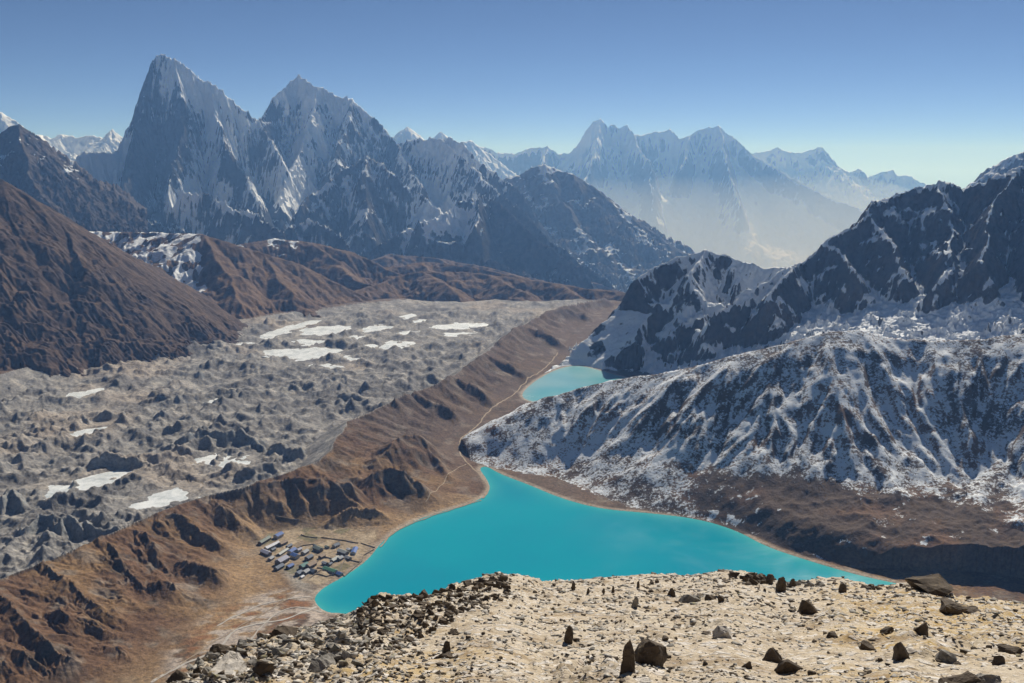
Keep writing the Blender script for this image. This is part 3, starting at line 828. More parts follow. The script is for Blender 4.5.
def water(P, z, mat, label, cell):
    x = np.arange(P[:, 0].min() - 20, P[:, 0].max() + 20, cell); y = np.arange(P[:, 1].min() - 20, P[:, 1].max() + 20, cell)
    Y, X = np.meshgrid(y, x, indexing='ij')
    s = sdf(X, Y, P)
    k = np.minimum(np.minimum(s[:-1, :-1], s[1:, 1:]), np.minimum(s[1:, :-1], s[:-1, 1:])) < 6
    o = grid_mesh('lake', X, Y, np.full(X.shape, z), mat, k, dict(shallow=np.exp(np.minimum(s, 0) / 16)))
    tag(o, label, kind='structure')


water(LAKE, 0.0, water_mat('lake_water', (.003, .27, .375), (.004, .32, .405), (.05, .40, .42), .06, 7), 'large opaque turquoise lake between the village and the snowy hill', 6)
water(LAKE2, 0.0, water_mat('far_lake_water', (.05, .34, .40), (.22, .42, .46), (.25, .42, .42), .17, 9), 'smaller pale turquoise lake beyond the snowy hill', 8)
m, nt, b = new_mat('pond_ice')
c = mix(nt, ramp(nt, noise_n(nt, coords(nt), 1 / 25, 5, .65), .35, .75), (.78, .81, .83), (.40, .45, .48))
nt.links.new(c, b.inputs['Base Color']); b.inputs['Roughness'].default_value = .45
for i, P in enumerate(PONDS):
    c0 = P.mean(0)[:2]
    sheet('frozen_pond', c0 + (P[:, :2] - c0) * (1 + 34 / np.linalg.norm(P[:, :2] - c0, axis=1)[:, None]), 14.0 + .03 * i, m, 'white frozen meltwater pond among the grey glacier rubble')

# ------------------------------------------------------------------ the village
def flat_mat(name, col, rough=.8, grain=0.0, scale=.6):
    m, nt, b = new_mat(name)
    if grain:
        n = noise_n(nt, coords(nt), scale, 4, .6)
        c = mix(nt, n, tuple(x * (1 + grain) for x in col), tuple(x * (1 - grain) for x in col))
        nt.links.new(c, b.inputs['Base Color'])
    else:
        b.inputs['Base Color'].default_value = (*col, 1)
    b.inputs['Roughness'].default_value = rough
    return m


ROOFS = {k: flat_mat('roof_' + k, c, .75, .35, .35) for k, c in dict(blue=(.06, .13, .38), grey=(.28, .30, .34), lavender=(.31, .32, .42), teal=(.07, .20, .20), green=(.09, .27, .17), white=(.60, .62, .68),
                                                            sage=(.17, .21, .19), brown=(.24, .17, .12), slate=(.09, .12, .18), pale=(.40, .42, .41)).items()}
STONE = flat_mat('village_stone', (.20, .17, .14), .95, .4, .8)
PLASTER = flat_mat('white_plaster', (.52, .51, .48), .9, .15, .5)
GLASS = flat_mat('window_glass', (.03, .05, .08), .15)
WOOD = flat_mat('door_wood', (.10, .05, .03), .7)


def bm_obj(name, bm, mat, parent=None, smooth=False):
    bmesh.ops.recalc_face_normals(bm, faces=bm.faces[:])
    me = bpy.data.meshes.new(name); bm.to_mesh(me); bm.free()
    if smooth: me.polygons.foreach_set('use_smooth', [True] * len(me.polygons))
    return link(name, me, mat, parent)


def box(bm, x0, x1, y0, y1, z0, z1):
    v = [bm.verts.new(p) for p in ((x0, y0, z0), (x1, y0, z0), (x1, y1, z0), (x0, y1, z0), (x0, y0, z1), (x1, y0, z1), (x1, y1, z1), (x0, y1, z1))]
    for f in ((0, 3, 2, 1), (4, 5, 6, 7), (0, 1, 5, 4), (1, 2, 6, 5), (2, 3, 7, 6), (3, 0, 4, 7)):
        bm.faces.new([v[i] for i in f])


def house(u, v, L, W, hh, du, dv, roof, wall, label):
    """a lodge whose ridge points along the photo direction (du, dv)"""
    L, W, hh = L * random.uniform(.9, 1.08), W * random.uniform(.92, 1.12), hh * .95
    p = at_height(u, v, 6.0); q = at_height(u + du, v + dv, 6.0)
    ang = math.atan2(q[1] - p[1], q[0] - p[0]) + random.uniform(-.1, .1)
    z = min(ground_z(p[0] + dx, p[1] + dy) for dx in (-6, 0, 6) for dy in (-6, 0, 6)) - .3
    t = bpy.data.objects.new('house', None); COL.objects.link(t)
    t.location = (p[0], p[1], z); t.rotation_euler.z = ang
    tag(t, label, 'house', 'lodges of the lakeside village')
    l, w = L / 2, W / 2
    rise = W * .26
    bm = bmesh.new()                                        # gabled body
    prof = [(-w, 0), (w, 0), (w, hh), (0, hh + rise - .05), (-w, hh)]
    A = [bm.verts.new((-l, y, zz)) for y, zz in prof]; B = [bm.verts.new((l, y, zz)) for y, zz in prof]
    bm.faces.new(A); bm.faces.new(B[::-1])
    for i in range(5): bm.faces.new((A[i], A[(i + 1) % 5], B[(i + 1) % 5], B[i]))
    bm_obj('wall', bm, wall, t)
    bm = bmesh.new()                                        # roof with overhang and corrugation ribs
    e, th, lo = .7, .22, l + .6
    k = rise / w
    nseg = max(6, int(L / 1.6))
    for sgn in (-1, 1):
        for i in range(nseg):
            x0, x1 = -lo + 2 * lo * i / nseg, -lo + 2 * lo * (i + 1) / nseg
            d = .05 if i % 2 else 0
            ys = (0, sgn * (w + e)); zs = (hh + rise + .12 + d, hh - k * e + .12 + d)
            top = [bm.verts.new(c) for c in ((x0, ys[0], zs[0] + th), (x1, ys[0], zs[0] + th), (x1, ys[1], zs[1] + th), (x0, ys[1], zs[1] + th))]
            bot = [bm.verts.new((c.co.x, c.co.y, c.co.z - th)) for c in top]
            bm.faces.new(top); bm.faces.new(bot[::-1])
            for j in range(4): bm.faces.new((top[j], bot[j], bot[(j + 1) % 4], top[(j + 1) % 4]))
    bm_obj('roof', bm, ROOFS[roof], t)
    n = max(2, int(L / 4))
    for sgn in (-1, 1):
        for i in range(n):
            x = -l + L * (i + .5) / n
            if sgn == -1 and i == n // 2:
                bm = bmesh.new(); box(bm, x - .6, x + .6, sgn * w - .06, sgn * w + .06, .3, 2.5); bm_obj('door', bm, WOOD, t); continue
            bm = bmesh.new(); box(bm, x - .8, x + .8, sgn * w - .05, sgn * w + .05, hh * .38, hh * .38 + 1.5); bm_obj('window', bm, GLASS, t)
    return t


UP, DN, UPS = (11.5, -6.4), (12, 4.2), (4, -6)
for a in (
    (264.5, 541, 27, 8, 4.5, *UP, 'sage', STONE, 'grey-green roofed long lodge at the far left edge of the village'),
    (278.5, 536, 17, 9, 5.5, *UP, 'blue', PLASTER, 'deep blue roofed lodge topmost in the left part of the village'),
    (272, 545.5, 32, 7, 4, *UP, 'white', PLASTER, 'longest white roofed lodge, just below the grey-green roof at the left of the village'),
    (283, 543, 15, 8, 4.5, *UP, 'brown', STONE, 'brown roofed dark walled lodge right of the long white roof'),
    (266, 552.5, 20, 8, 4, *DN, 'lavender', STONE, 'lavender roofed lodge at the lower left corner of the village'),
    (283, 551.5, 26, 5, 3, *UP, 'pale', STONE, 'low narrow pale roofed stable between the long white roof and the blue lodges'),
    (292, 551, 14, 8, 5, *UP, 'blue', PLASTER, 'blue roofed lodge in the middle left of the village, upper of a touching blue pair'),
    (295, 556, 14, 8, 5, *DN, 'blue', PLASTER, 'blue roofed lodge in the middle left of the village, lower of a touching blue pair'),
    (299, 549.5, 9, 6, 4, *UP, 'lavender', PLASTER, 'small lavender roofed house at the right end of the blue pair'),
    (282, 561, 20, 12, 6.5, *UP, 'lavender', STONE, 'biggest bulky lavender roofed lodge at the left front of the village'),
    (279, 567, 16, 8, 4, *UP, 'slate', STONE, 'dark slate roofed annex in front of the biggest lavender lodge'),
    (318, 549, 18, 9, 5, *DN, 'sage', STONE, 'grey-green roofed lodge standing alone in the upper middle of the village'),
    (309, 557.5, 12, 8, 4.5, *UP, 'slate', STONE, 'slate roofed house just above the brown and teal cluster'),
    (304, 566, 14, 9, 5, *UP, 'teal', STONE, 'teal roofed lodge at the back of the cluster in the lower middle'),
    (311, 565, 15, 9, 5, *UP, 'brown', STONE, 'brown roofed lodge at the right of the teal cluster'),
    (299, 573, 10, 8, 4, *UP, 'slate', STONE, 'small slate roofed house at the left front of the teal cluster'),
    (306, 572, 11, 8, 4.5, *UP, 'grey', STONE, 'grey roofed house in front of the brown roofed lodge in the lower middle'),
    (302, 576.5, 7, 4, 2.6, *UP, 'white', PLASTER, 'tiny white roofed hut nearest the beach below the teal cluster'),
    (336, 545, 12, 7, 4, *UP, 'slate', PLASTER, 'slate roofed house topmost in the right part of the village'),
    (343, 552, 18, 8, 4.5, *DN, 'pale', STONE, 'pale grey roofed lodge between the slate house and the narrow blue roof'),
    (335, 559, 16, 7, 4, *UP, 'pale', STONE, 'pale roofed long house in the right part of the village, pointing at the lake'),
    (340, 558, 9, 7, 4, *UP, 'grey', STONE, 'small grey roofed house tucked under the pale lodges at right'),
    (354.5, 550, 20, 6.5, 4, 4.2, -9, 'blue', PLASTER, 'narrow vivid blue roofed house at the right end of the village nearest the lake'),
    (330, 569, 24, 8, 4, *DN, 'green', PLASTER, 'bright green roofed long lodge close to the lake shore'),
    (339.5, 571.5, 8, 7, 3.6, *DN, 'blue', PLASTER, 'small blue roofed house at the lake end of the green roof'),
    (315, 545, 6, 4, 2.6, *DN, 'slate', STONE, 'tiny dark hut just above the lone grey-green lodge'),
    (327, 546.5, 7, 5, 3, *DN, 'sage', STONE, 'small grey-green hut between the lone lodge and the topmost slate house'),
    (330, 563.5, 7, 5, 3, *UP, 'slate', STONE, 'small dark slate hut just above the green roofed lodge'),
    (273, 549, 9, 5, 3, *UP, 'slate', STONE, 'small slate hut between the long white roof and the lavender corner lodge'),
    (289, 546, 10, 6, 4, *UP, 'slate', STONE, 'slate roofed house right of the brown roofed lodge and above the blue pair'),
    (305, 552, 12, 7, 4, *UP, 'grey', STONE, 'grey roofed house between the blue pair and the lone grey-green lodge'),
    (290, 566, 11, 7, 4, *UP, 'blue', STONE, 'blue roofed house right of the biggest lavender lodge'),
    (313, 571, 10, 7, 4, *DN, 'slate', STONE, 'slate roofed house at the right foot of the teal cluster'),
    (322, 556, 11, 7, 4, *UP, 'brown', STONE, 'brown roofed house just below the lone grey-green lodge'),
    (325, 563, 9, 6, 3.5, *DN, 'grey', STONE, 'grey roofed house up and left of the bright green lodge'),
    (348, 557, 11, 7, 4, *DN, 'grey', STONE, 'grey roofed house just below the narrow vivid blue one'),
    (271, 558, 10, 6, 3.5, *UP, 'grey', STONE, 'grey roofed hut left of the biggest lavender lodge'),
    (349, 549, 7, 5, 3, *DN, 'white', PLASTER, 'small white roofed hut left of the narrow blue roof'),
): house(*a)


def stone_wall(pts, label):
    P = [at_height(u, v, 5.0) for u, v in pts]
    bm = bmesh.new()
    prev = None
    for a, b in zip(P[:-1], P[1:]):
        L = math.hypot(b[0] - a[0], b[1] - a[1]); n = max(2, int(L / 3))
        nx, ny = -(b[1] - a[1]) / L, (b[0] - a[0]) / L
        for i in range(n + 1):
            t = i / n; x, y = a[0] + t * (b[0] - a[0]), a[1] + t * (b[1] - a[1])
            z = ground_z(x, y); h = 1.35 + random.uniform(-.2, .25); w = .5 + random.uniform(-.1, .1)
            ring = [bm.verts.new((x + nx * s, y + ny * s, z + k)) for s, k in ((-w, -.4), (-w * .8, h), (w * .8, h + random.uniform(-.1, .1)), (w, -.4))]
            if prev:
                for j in range(4): bm.faces.new((prev[j], ring[j], ring[(j + 1) % 4], prev[(j + 1) % 4]))
            else: bm.faces.new(ring)
            prev = ring
    bm.faces.new(prev[::-1])
    o = bm_obj('field_wall', bm, STONE)
    tag(o, label, 'stone wall', 'dry stone field walls of the village')


def zp(*p): return [(250 + x / 7.85, 515 + y / 7.85) for x, y in p]


for pts, lb in (
    (zp((560, 172), (700, 190), (850, 216)), 'long dark stone wall along the top of the village fields'),
    (zp((755, 338), (800, 345), (870, 352)), 'short dark stone wall just below the narrow blue roof'),
    (zp((570, 322), (650, 340)), 'short stone wall between the lone grey-green lodge and the pale lodges'),
    (zp((700, 430), (750, 335)), 'stone wall running up from the green lodge to the pale houses'),
    (zp((705, 432), (742, 458), (800, 410), (875, 345), (890, 300)), 'bent stone wall bounding the brown field nearest the lake'),
    (zp((185, 322), (320, 258)), 'dark stone wall in front of the pale stable'),
    (zp((515, 372), (580, 320)), 'stone wall slanting down from the lone lodge'),
    (zp((525, 410), (605, 418)), 'stone wall left of the green roofed lodge'),
    (zp((470, 495), (560, 425)), 'stone wall from the teal cluster toward the green lodge'),
    (zp((870, 215), (980, 236)), 'stone wall at the far right of the village by the shore'),
    (zp((890, 300), (975, 250)), 'lake side stone wall at the right end of the village'),
    (zp((345, 262), (420, 235), (500, 225)), 'stone wall above the middle of the village'),
    (zp((420, 310), (500, 250)), 'stone wall left of the lone grey-green lodge'),
    (zp((400, 150), (440, 165), (530, 175)), 'broken stone pen wall above the village'),
    (zp((210, 75), (390, 78)), 'straight low stone wall at the foot of the dark hummock'),
    (zp((490, 455), (600, 470), (700, 440)), 'low wall between the lodges and the beach'),
): stone_wall(pts, lb)


# paths and streams lie on the ground
def ribbon(name, pts, w, mat, label, lift=.5, wob=3.0):
    P = np.array([at_height(*p) for p in pts])[:, :2]
    for _ in range(3):
        Q = np.stack([P[:-1] * .75 + P[1:] * .25, P[:-1] * .25 + P[1:] * .75], 1).reshape(-1, 2)
        P = np.concatenate([P[:1], Q, P[-1:]])
    seg = np.concatenate([[0], np.cumsum(np.hypot(*np.diff(P, axis=0).T))])
    s = np.arange(0, seg[-1], 5.0)
    x, y = np.interp(s, seg, P[:, 0]), np.interp(s, seg, P[:, 1])
    x = x + wob * perlin(s, s * 0 + len(pts), 38, 7); y = y + wob * 1.6 * perlin(s, s * 0 + 40, 38, 8)
    T = np.stack([np.gradient(x), np.gradient(y)], 1); T /= np.linalg.norm(T, axis=1)[:, None]
    bm = bmesh.new(); prev = None
    for i in range(len(s)):
        ww = w * (1 + .4 * math.sin(i * 1.7) * math.sin(i * .61)) / 2
        ring = [bm.verts.new((xx, yy, max(ground_z(xx, yy), .2) + lift)) for k in (-1, 0, 1) for xx, yy in [(x[i] - T[i, 1] * ww * k, y[i] + T[i, 0] * ww * k)]]
        if prev: bm.faces.new((prev[0], prev[1], ring[1], ring[0])); bm.faces.new((prev[1], prev[2], ring[2], ring[1]))
        prev = ring
    for f in bm.faces:
        f.normal_update()
        if f.normal.z < 0: f.normal_flip()
    me = bpy.data.meshes.new(name); bm.to_mesh(me); bm.free()
    tag(link(name, me, mat), label, kind='structure')


DIRT = flat_mat('trodden_dirt', (.30, .235, .17), .95, .25, .2)
GRAV = flat_mat('stream_gravel', (.42, .39, .36), .9, .35, .15)
ribbon('path', [(482, 497, 3), (489, 489, 3), (484, 478, 3), (474, 468, 4), (462, 458, 6), (457, 446, 7), (462, 436, 7), (478, 424, 7), (486, 412, 7), (500, 402, 6), (514, 394, 5), (526, 380, 4), (548, 366, 4), (558, 352, 5)], 3.2, DIRT, 'pale trail between the two lakes at the foot of the moraine')
ribbon('path', [(380, 545, 4), (392, 530, 4), (420, 518, 4), (450, 508, 4), (482, 498, 4)], 2.6, DIRT, 'pale trail along the lake shore from the village')
ribbon('path', [(300, 590, 6), (262, 612, 8), (232, 628, 10), (205, 645, 10), (180, 662, 10), (150, 680, 10)], 2, DIRT, 'thin trail leaving the village toward the lower left')
ribbon('path', [(466, 464, 6), (452, 472, 8), (440, 490, 8), (425, 505, 6)], 1.8, DIRT, 'faint side trail on the moraine foot above the shore')
ribbon('stream', [(316, 606, 2), (296, 617, 4), (272, 622, 5), (248, 625, 6), (228, 634, 6), (222, 646, 7), (204, 654, 8), (180, 664, 8), (150, 682, 8)], 3.5, GRAV, 'pale braided stream bed leaving the lake outlet')
ribbon('stream', [(310, 596, 2), (288, 600, 4), (262, 603, 5), (236, 616, 6), (214, 628, 7)], 2.2, GRAV, 'upper strand of pale stream gravel beside the village')
ribbon('stream', [(322, 612, 2), (300, 607, 3), (276, 612, 4), (250, 640, 6)], 2, GRAV, 'short strand of stream gravel at the tip of the lake')

# ------------------------------------------------------------------ the stony summit ridge under the camera
CREST = [(-300, 800, 11), (0, 735, 12), (100, 700, 13), (150, 684, 14), (165, 673, 15), (200, 656, 17), (225, 648, 18), (260, 636, 20), (300, 629, 22), (325, 619, 24), (355, 609, 26), (365, 600, 28),
         (400, 598, 31), (440, 590, 36), (470, 579, 42), (500, 574, 50), (520, 574, 54), (545, 581, 54), (600, 579, 56), (650, 576, 58), (700, 577, 60), (740, 572, 60), (755, 574, 60),
         (800, 583, 56), (860, 580, 52), (900, 585, 46), (940, 583, 42), (960, 591, 38), (1000, 599, 34), (1024, 601, 32), (1100, 612, 28), (1400, 640, 26)]
_ca = np.array([(u - 512) / FPX for u, v, d in CREST])
_cd = np.array([d for u, v, d in CREST], float)
_ce = np.array([-ray(u, v)[2] / ray(u, v)[1] for u, v, d in CREST])


def ridge_z(X, Y):
    a = X / Y
    d = np.interp(a, _ca, _cd); e = np.interp(a, _ca, _ce)
    m = e - 1.75 / d                       # slope of the ridge flank along this bearing
    z = np.where(Y < d, -1.75 - m * Y, -1.75 - m * d - (Y - d) * .62 - np.clip(Y - d, 0, 12) ** 2 * .012)
    s = np.clip(Y / 20, .3, 2)
    z = z + .15 * s * fbm(X, Y, 7, 3, 400) + .10 * fbm(X, Y, 1.6, 4, 401)
    rough = sstep(.12, .3, fbm(X, Y, 3.0, 3, 402) + .5 * sstep(-.06, -.3, a))
    z = z + (.18 + rough) * .15 * (np.abs(perlin(X, Y * .8, .55, 403)) + .6 * np.abs(perlin(X, Y, .27, 404)))
    z = z + .04 * ridged(X, Y * .7, .35, 3, 405)
    return z + CAM_H


def build_ridge():
    a = np.linspace(-.80, .80, 1150)
    Yn = np.geomspace(1.6, 66, 620); Yf = np.geomspace(67, 640, 70)
    Ys = np.concatenate([Yn, Yf])
    Yg, Ag = np.meshgrid(Ys, a, indexing='ij'); Xg = Ag * Yg
    Z = np.maximum(ridge_z(Xg, Yg), -30)
    n1 = fbm(Xg, Yg, 5, 4, 410); n2 = fbm(Xg, Yg, 1.3, 4, 411)
    grassy = sstep(.05, .4, n1 + .5 * n2) * sstep(.2, -.25, Ag) + sstep(.30, .42, Ag) * sstep(-.1, .3, n1 + .3)
    return grid_mesh('summit_ridge', Xg, Yg, Z, ridge_mat(), attrs=dict(grass=np.clip(grassy, 0, 1)))


def ridge_mat():
    m, nt, b = new_mat('summit_gravel')
    co = coords(nt)
    n1 = noise_n(nt, co, .35, 5, .6); n2 = noise_n(nt, co, 2.2, 6, .65); n3 = noise_n(nt, co, 14, 5, .7)
    mp = nt.nodes.new('ShaderNodeMapping'); mp.inputs['Scale'].default_value = (1, 1.5, 1.5); nt.links.new(co, mp.inputs[0])
    dn = nt.nodes.new('ShaderNodeTexNoise'); dn.inputs['Scale'].default_value = 3; nt.links.new(mp.outputs[0], dn.inputs['Vector'])
    wp = nt.nodes.new('ShaderNodeVectorMath'); wp.operation = 'MULTIPLY_ADD'
    wp.inputs[1].default_value = (.25, .25, .25)
    nt.links.new(dn.outputs['Color'], wp.inputs[0]); nt.links.new(mp.outputs[0], wp.inputs[2])
    vo = []
    for sc in (3.2, 8.5):
        v = nt.nodes.new('ShaderNodeTexVoronoi'); v.inputs['Scale'].default_value = sc; nt.links.new(wp.outputs[0], v.inputs['Vector'])
        vo.append(v)
    soil = mix(nt, ramp(nt, n1, .35, .65), (.60, .525, .42), (.53, .45, .345))
    soil = mix(nt, ramp(nt, n3, .35, .7), soil, mix(nt, 1.0, soil, (.72, .70, .66), 'MULTIPLY'))
    g = math_n(nt, 'MULTIPLY', attr(nt, 'grass'), ramp(nt, n2, .38, .6))
    soil = mix(nt, g, soil, (.46, .33, .15))
    # flat stones bedded in the soil
    st = mix(nt, vo[0].outputs['Color'], (.52, .47, .41), (.66, .62, .57))
    sep = nt.nodes.new('ShaderNodeSeparateColor'); nt.links.new(vo[0].outputs['Color'], sep.inputs[0])
    sep2 = nt.nodes.new('ShaderNodeSeparateColor'); nt.links.new(vo[1].outputs['Color'], sep2.inputs[0])
    m0 = math_n(nt, 'MULTIPLY', ramp(nt, sep.outputs[0], .52, .56), ramp(nt, vo[0].outputs['Distance'], .5, .38))
    m1 = math_n(nt, 'MULTIPLY', ramp(nt, sep2.outputs[0], .50, .54), ramp(nt, vo[1].outputs['Distance'], .5, .4))
    st2 = mix(nt, sep2.outputs[1], (.42, .35, .28), (.68, .63, .57))
    c = mix(nt, m1, soil, st2)
    c = mix(nt, m0, c, st)
    c = mix(nt, ramp(nt, n2, .58, .72), c, mix(nt, 1.0, c, (.62, .58, .54), 'MULTIPLY'))
    n4 = noise_n(nt, co, .9, 6, .68, .4)
    c = mix(nt, ramp(nt, n4, .50, .66), c, mix(nt, 1.0, c, (.66, .60, .53), 'MULTIPLY'))
    c = mix(nt, ramp(nt, n4, .46, .36), c, mix(nt, 1.0, c, (1.10, 1.10, 1.12), 'MULTIPLY'))
    nt.links.new(c, b.inputs['Base Color'])
    b.inputs['Roughness'].default_value = .95; b.inputs['Specular IOR Level'].default_value = .1
    h = math_n(nt, 'ADD', math_n(nt, 'MULTIPLY', m0, 1.2), math_n(nt, 'MULTIPLY', m1, .6))
    h = math_n(nt, 'ADD', h, math_n(nt, 'MULTIPLY', n3, .8)); h = math_n(nt, 'ADD', h, math_n(nt, 'MULTIPLY', n2, 1.6))
    nt.links.new(bump(nt, h, .8, .06), b.inputs['Normal'])
    return m


rg = build_ridge()
tag(rg, 'pale stony summit ridge in the foreground dropping away to the lake', kind='structure')


def rz(x, y): return float(ridge_z(np.array([x]), np.array([y]))[0])


def on_ridge(u, v):
    """where the sight line through a place of the photo meets the ridge"""
    a, b, c = ray(u, v)
    y = np.geomspace(1.7, 62, 900)
    z = ridge_z(a / b * y, y)
    hit = np.nonzero(CAM_H + c / b * y <= z)[0]
    i = hit[0] if len(hit) else len(y) - 1
    return a / b * y[i], y[i], float(z[i])


def rock_mat(name, c0, c1, lichen):
    m, nt, b = new_mat(name)
    co = coords(nt)
    n1 = noise_n(nt, co, 2.2, 5, .6); n2 = noise_n(nt, co, 11, 5, .65)
    c = mix(nt, ramp(nt, n1, .3, .7), c0, c1)
    c = mix(nt, ramp(nt, n2, .45, .75), c, tuple(x * .5 for x in c0))
    c = mix(nt, ramp(nt, noise_n(nt, co, 5, 4, .6), .58, .68), c, lichen)
    nt.links.new(c, b.inputs['Base Color']); b.inputs['Roughness'].default_value = .9; b.inputs['Specular IOR Level'].default_value = .2
    nt.links.new(bump(nt, math_n(nt, 'ADD', n1, n2), .7, .04), b.inputs['Normal'])
    return m


DARK = rock_mat('dark_rock', (.080, .062, .047), (.128, .10, .074), (.17, .125, .07))
GREY = rock_mat('grey_rock', (.20, .185, .165), (.33, .31, .28), (.26, .23, .12))
PALE = rock_mat('pale_rock', (.42, .38, .33), (.52, .49, .45), (.36, .28, .16))


def rock_mesh(seed, sx, sy, sz, shape='block', sub=1, rough=.10):
    """an angular boulder: hull of random points, cut and roughened; its base is at z = 0"""
    r = random.Random(seed)
    bm = bmesh.new()
    pts = []
    if shape == 'upright':
        for k in range(26):
            t = r.random(); w = (1 - .45 * t ** 2) * .5
            pts.append((w * r.choice((-1, 1)) * r.uniform(.75, 1) + .10 * t, w * r.choice((-1, 1)) * r.uniform(.6, 1), t))
        pts.append((.08, 0, 1.03))
    elif shape == 'wedge':
        for a_, b_ in ((-.5, -.4), (.5, -.35), (.45, .4), (-.4, .45)): pts.append((a_ * r.uniform(.8, 1.1), b_ * r.uniform(.7, 1.1), 0))
        tx_ = r.uniform(-.15, .3)
        pts += [(tx_, -.05, 1.0), (tx_ + .1, .12, r.uniform(.8, .98)), (-.34, -.2, r.uniform(.3, .5)), (.42, .1, r.uniform(.25, .55)), (tx_ - .12, .2, r.uniform(.7, .9))]
    elif shape == 'slab':
        for k in range(20): pts.append((r.uniform(-.5, .5), r.uniform(-.5, .5) , r.choice((0, 1)) * r.uniform(.7, 1)))
    else:
        for k in range(20):
            d = Vector((r.gauss(0, 1), r.gauss(0, 1), r.gauss(0, 1)))
            d /= (abs(d.x) ** 3.2 + abs(d.y) ** 3.2 + abs(d.z) ** 3.2) ** (1 / 3.2)
            d *= r.uniform(.8, 1.05)
            pts.append((d.x * .5, d.y * .5, max(d.z * .62 + .36, 0)))
    for p in pts: bm.verts.new((p[0] * sx, p[1] * sy, p[2] * sz))
    ret = bmesh.ops.convex_hull(bm, input=bm.verts[:])
    bmesh.ops.delete(bm, geom=[v for v in bm.verts if not v.link_faces], context='VERTS')
    for _ in range(sub):
        bmesh.ops.subdivide_edges(bm, edges=bm.edges[:], cuts=1, use_grid_fill=True)
    m = (sx + sy + sz) / 3
    for v in bm.verts:
        q = v.co / m * 2.3 + Vector((seed * 3.7, 0, 0))
        v.co += Vector((mnoise.noise(q), mnoise.noise(q + Vector((9, 0, 0))), mnoise.noise(q + Vector((0, 9, 0))))) * m * rough
        q *= 2.6
        v.co += Vector((mnoise.noise(q), mnoise.noise(q + Vector((9, 0, 0))), mnoise.noise(q + Vector((0, 9, 0))))) * m * rough * .55
        q *= 2.4
        v.co += Vector((mnoise.noise(q), mnoise.noise(q + Vector((9, 0, 0))), mnoise.noise(q + Vector((0, 9, 0))))) * m * rough * .25
    bmesh.ops.recalc_face_normals(bm, faces=bm.faces[:])
    me = bpy.data.meshes.new('rock'); bm.to_mesh(me); bm.free()
    return me


def mpp(y): return y / FPX * 1.03


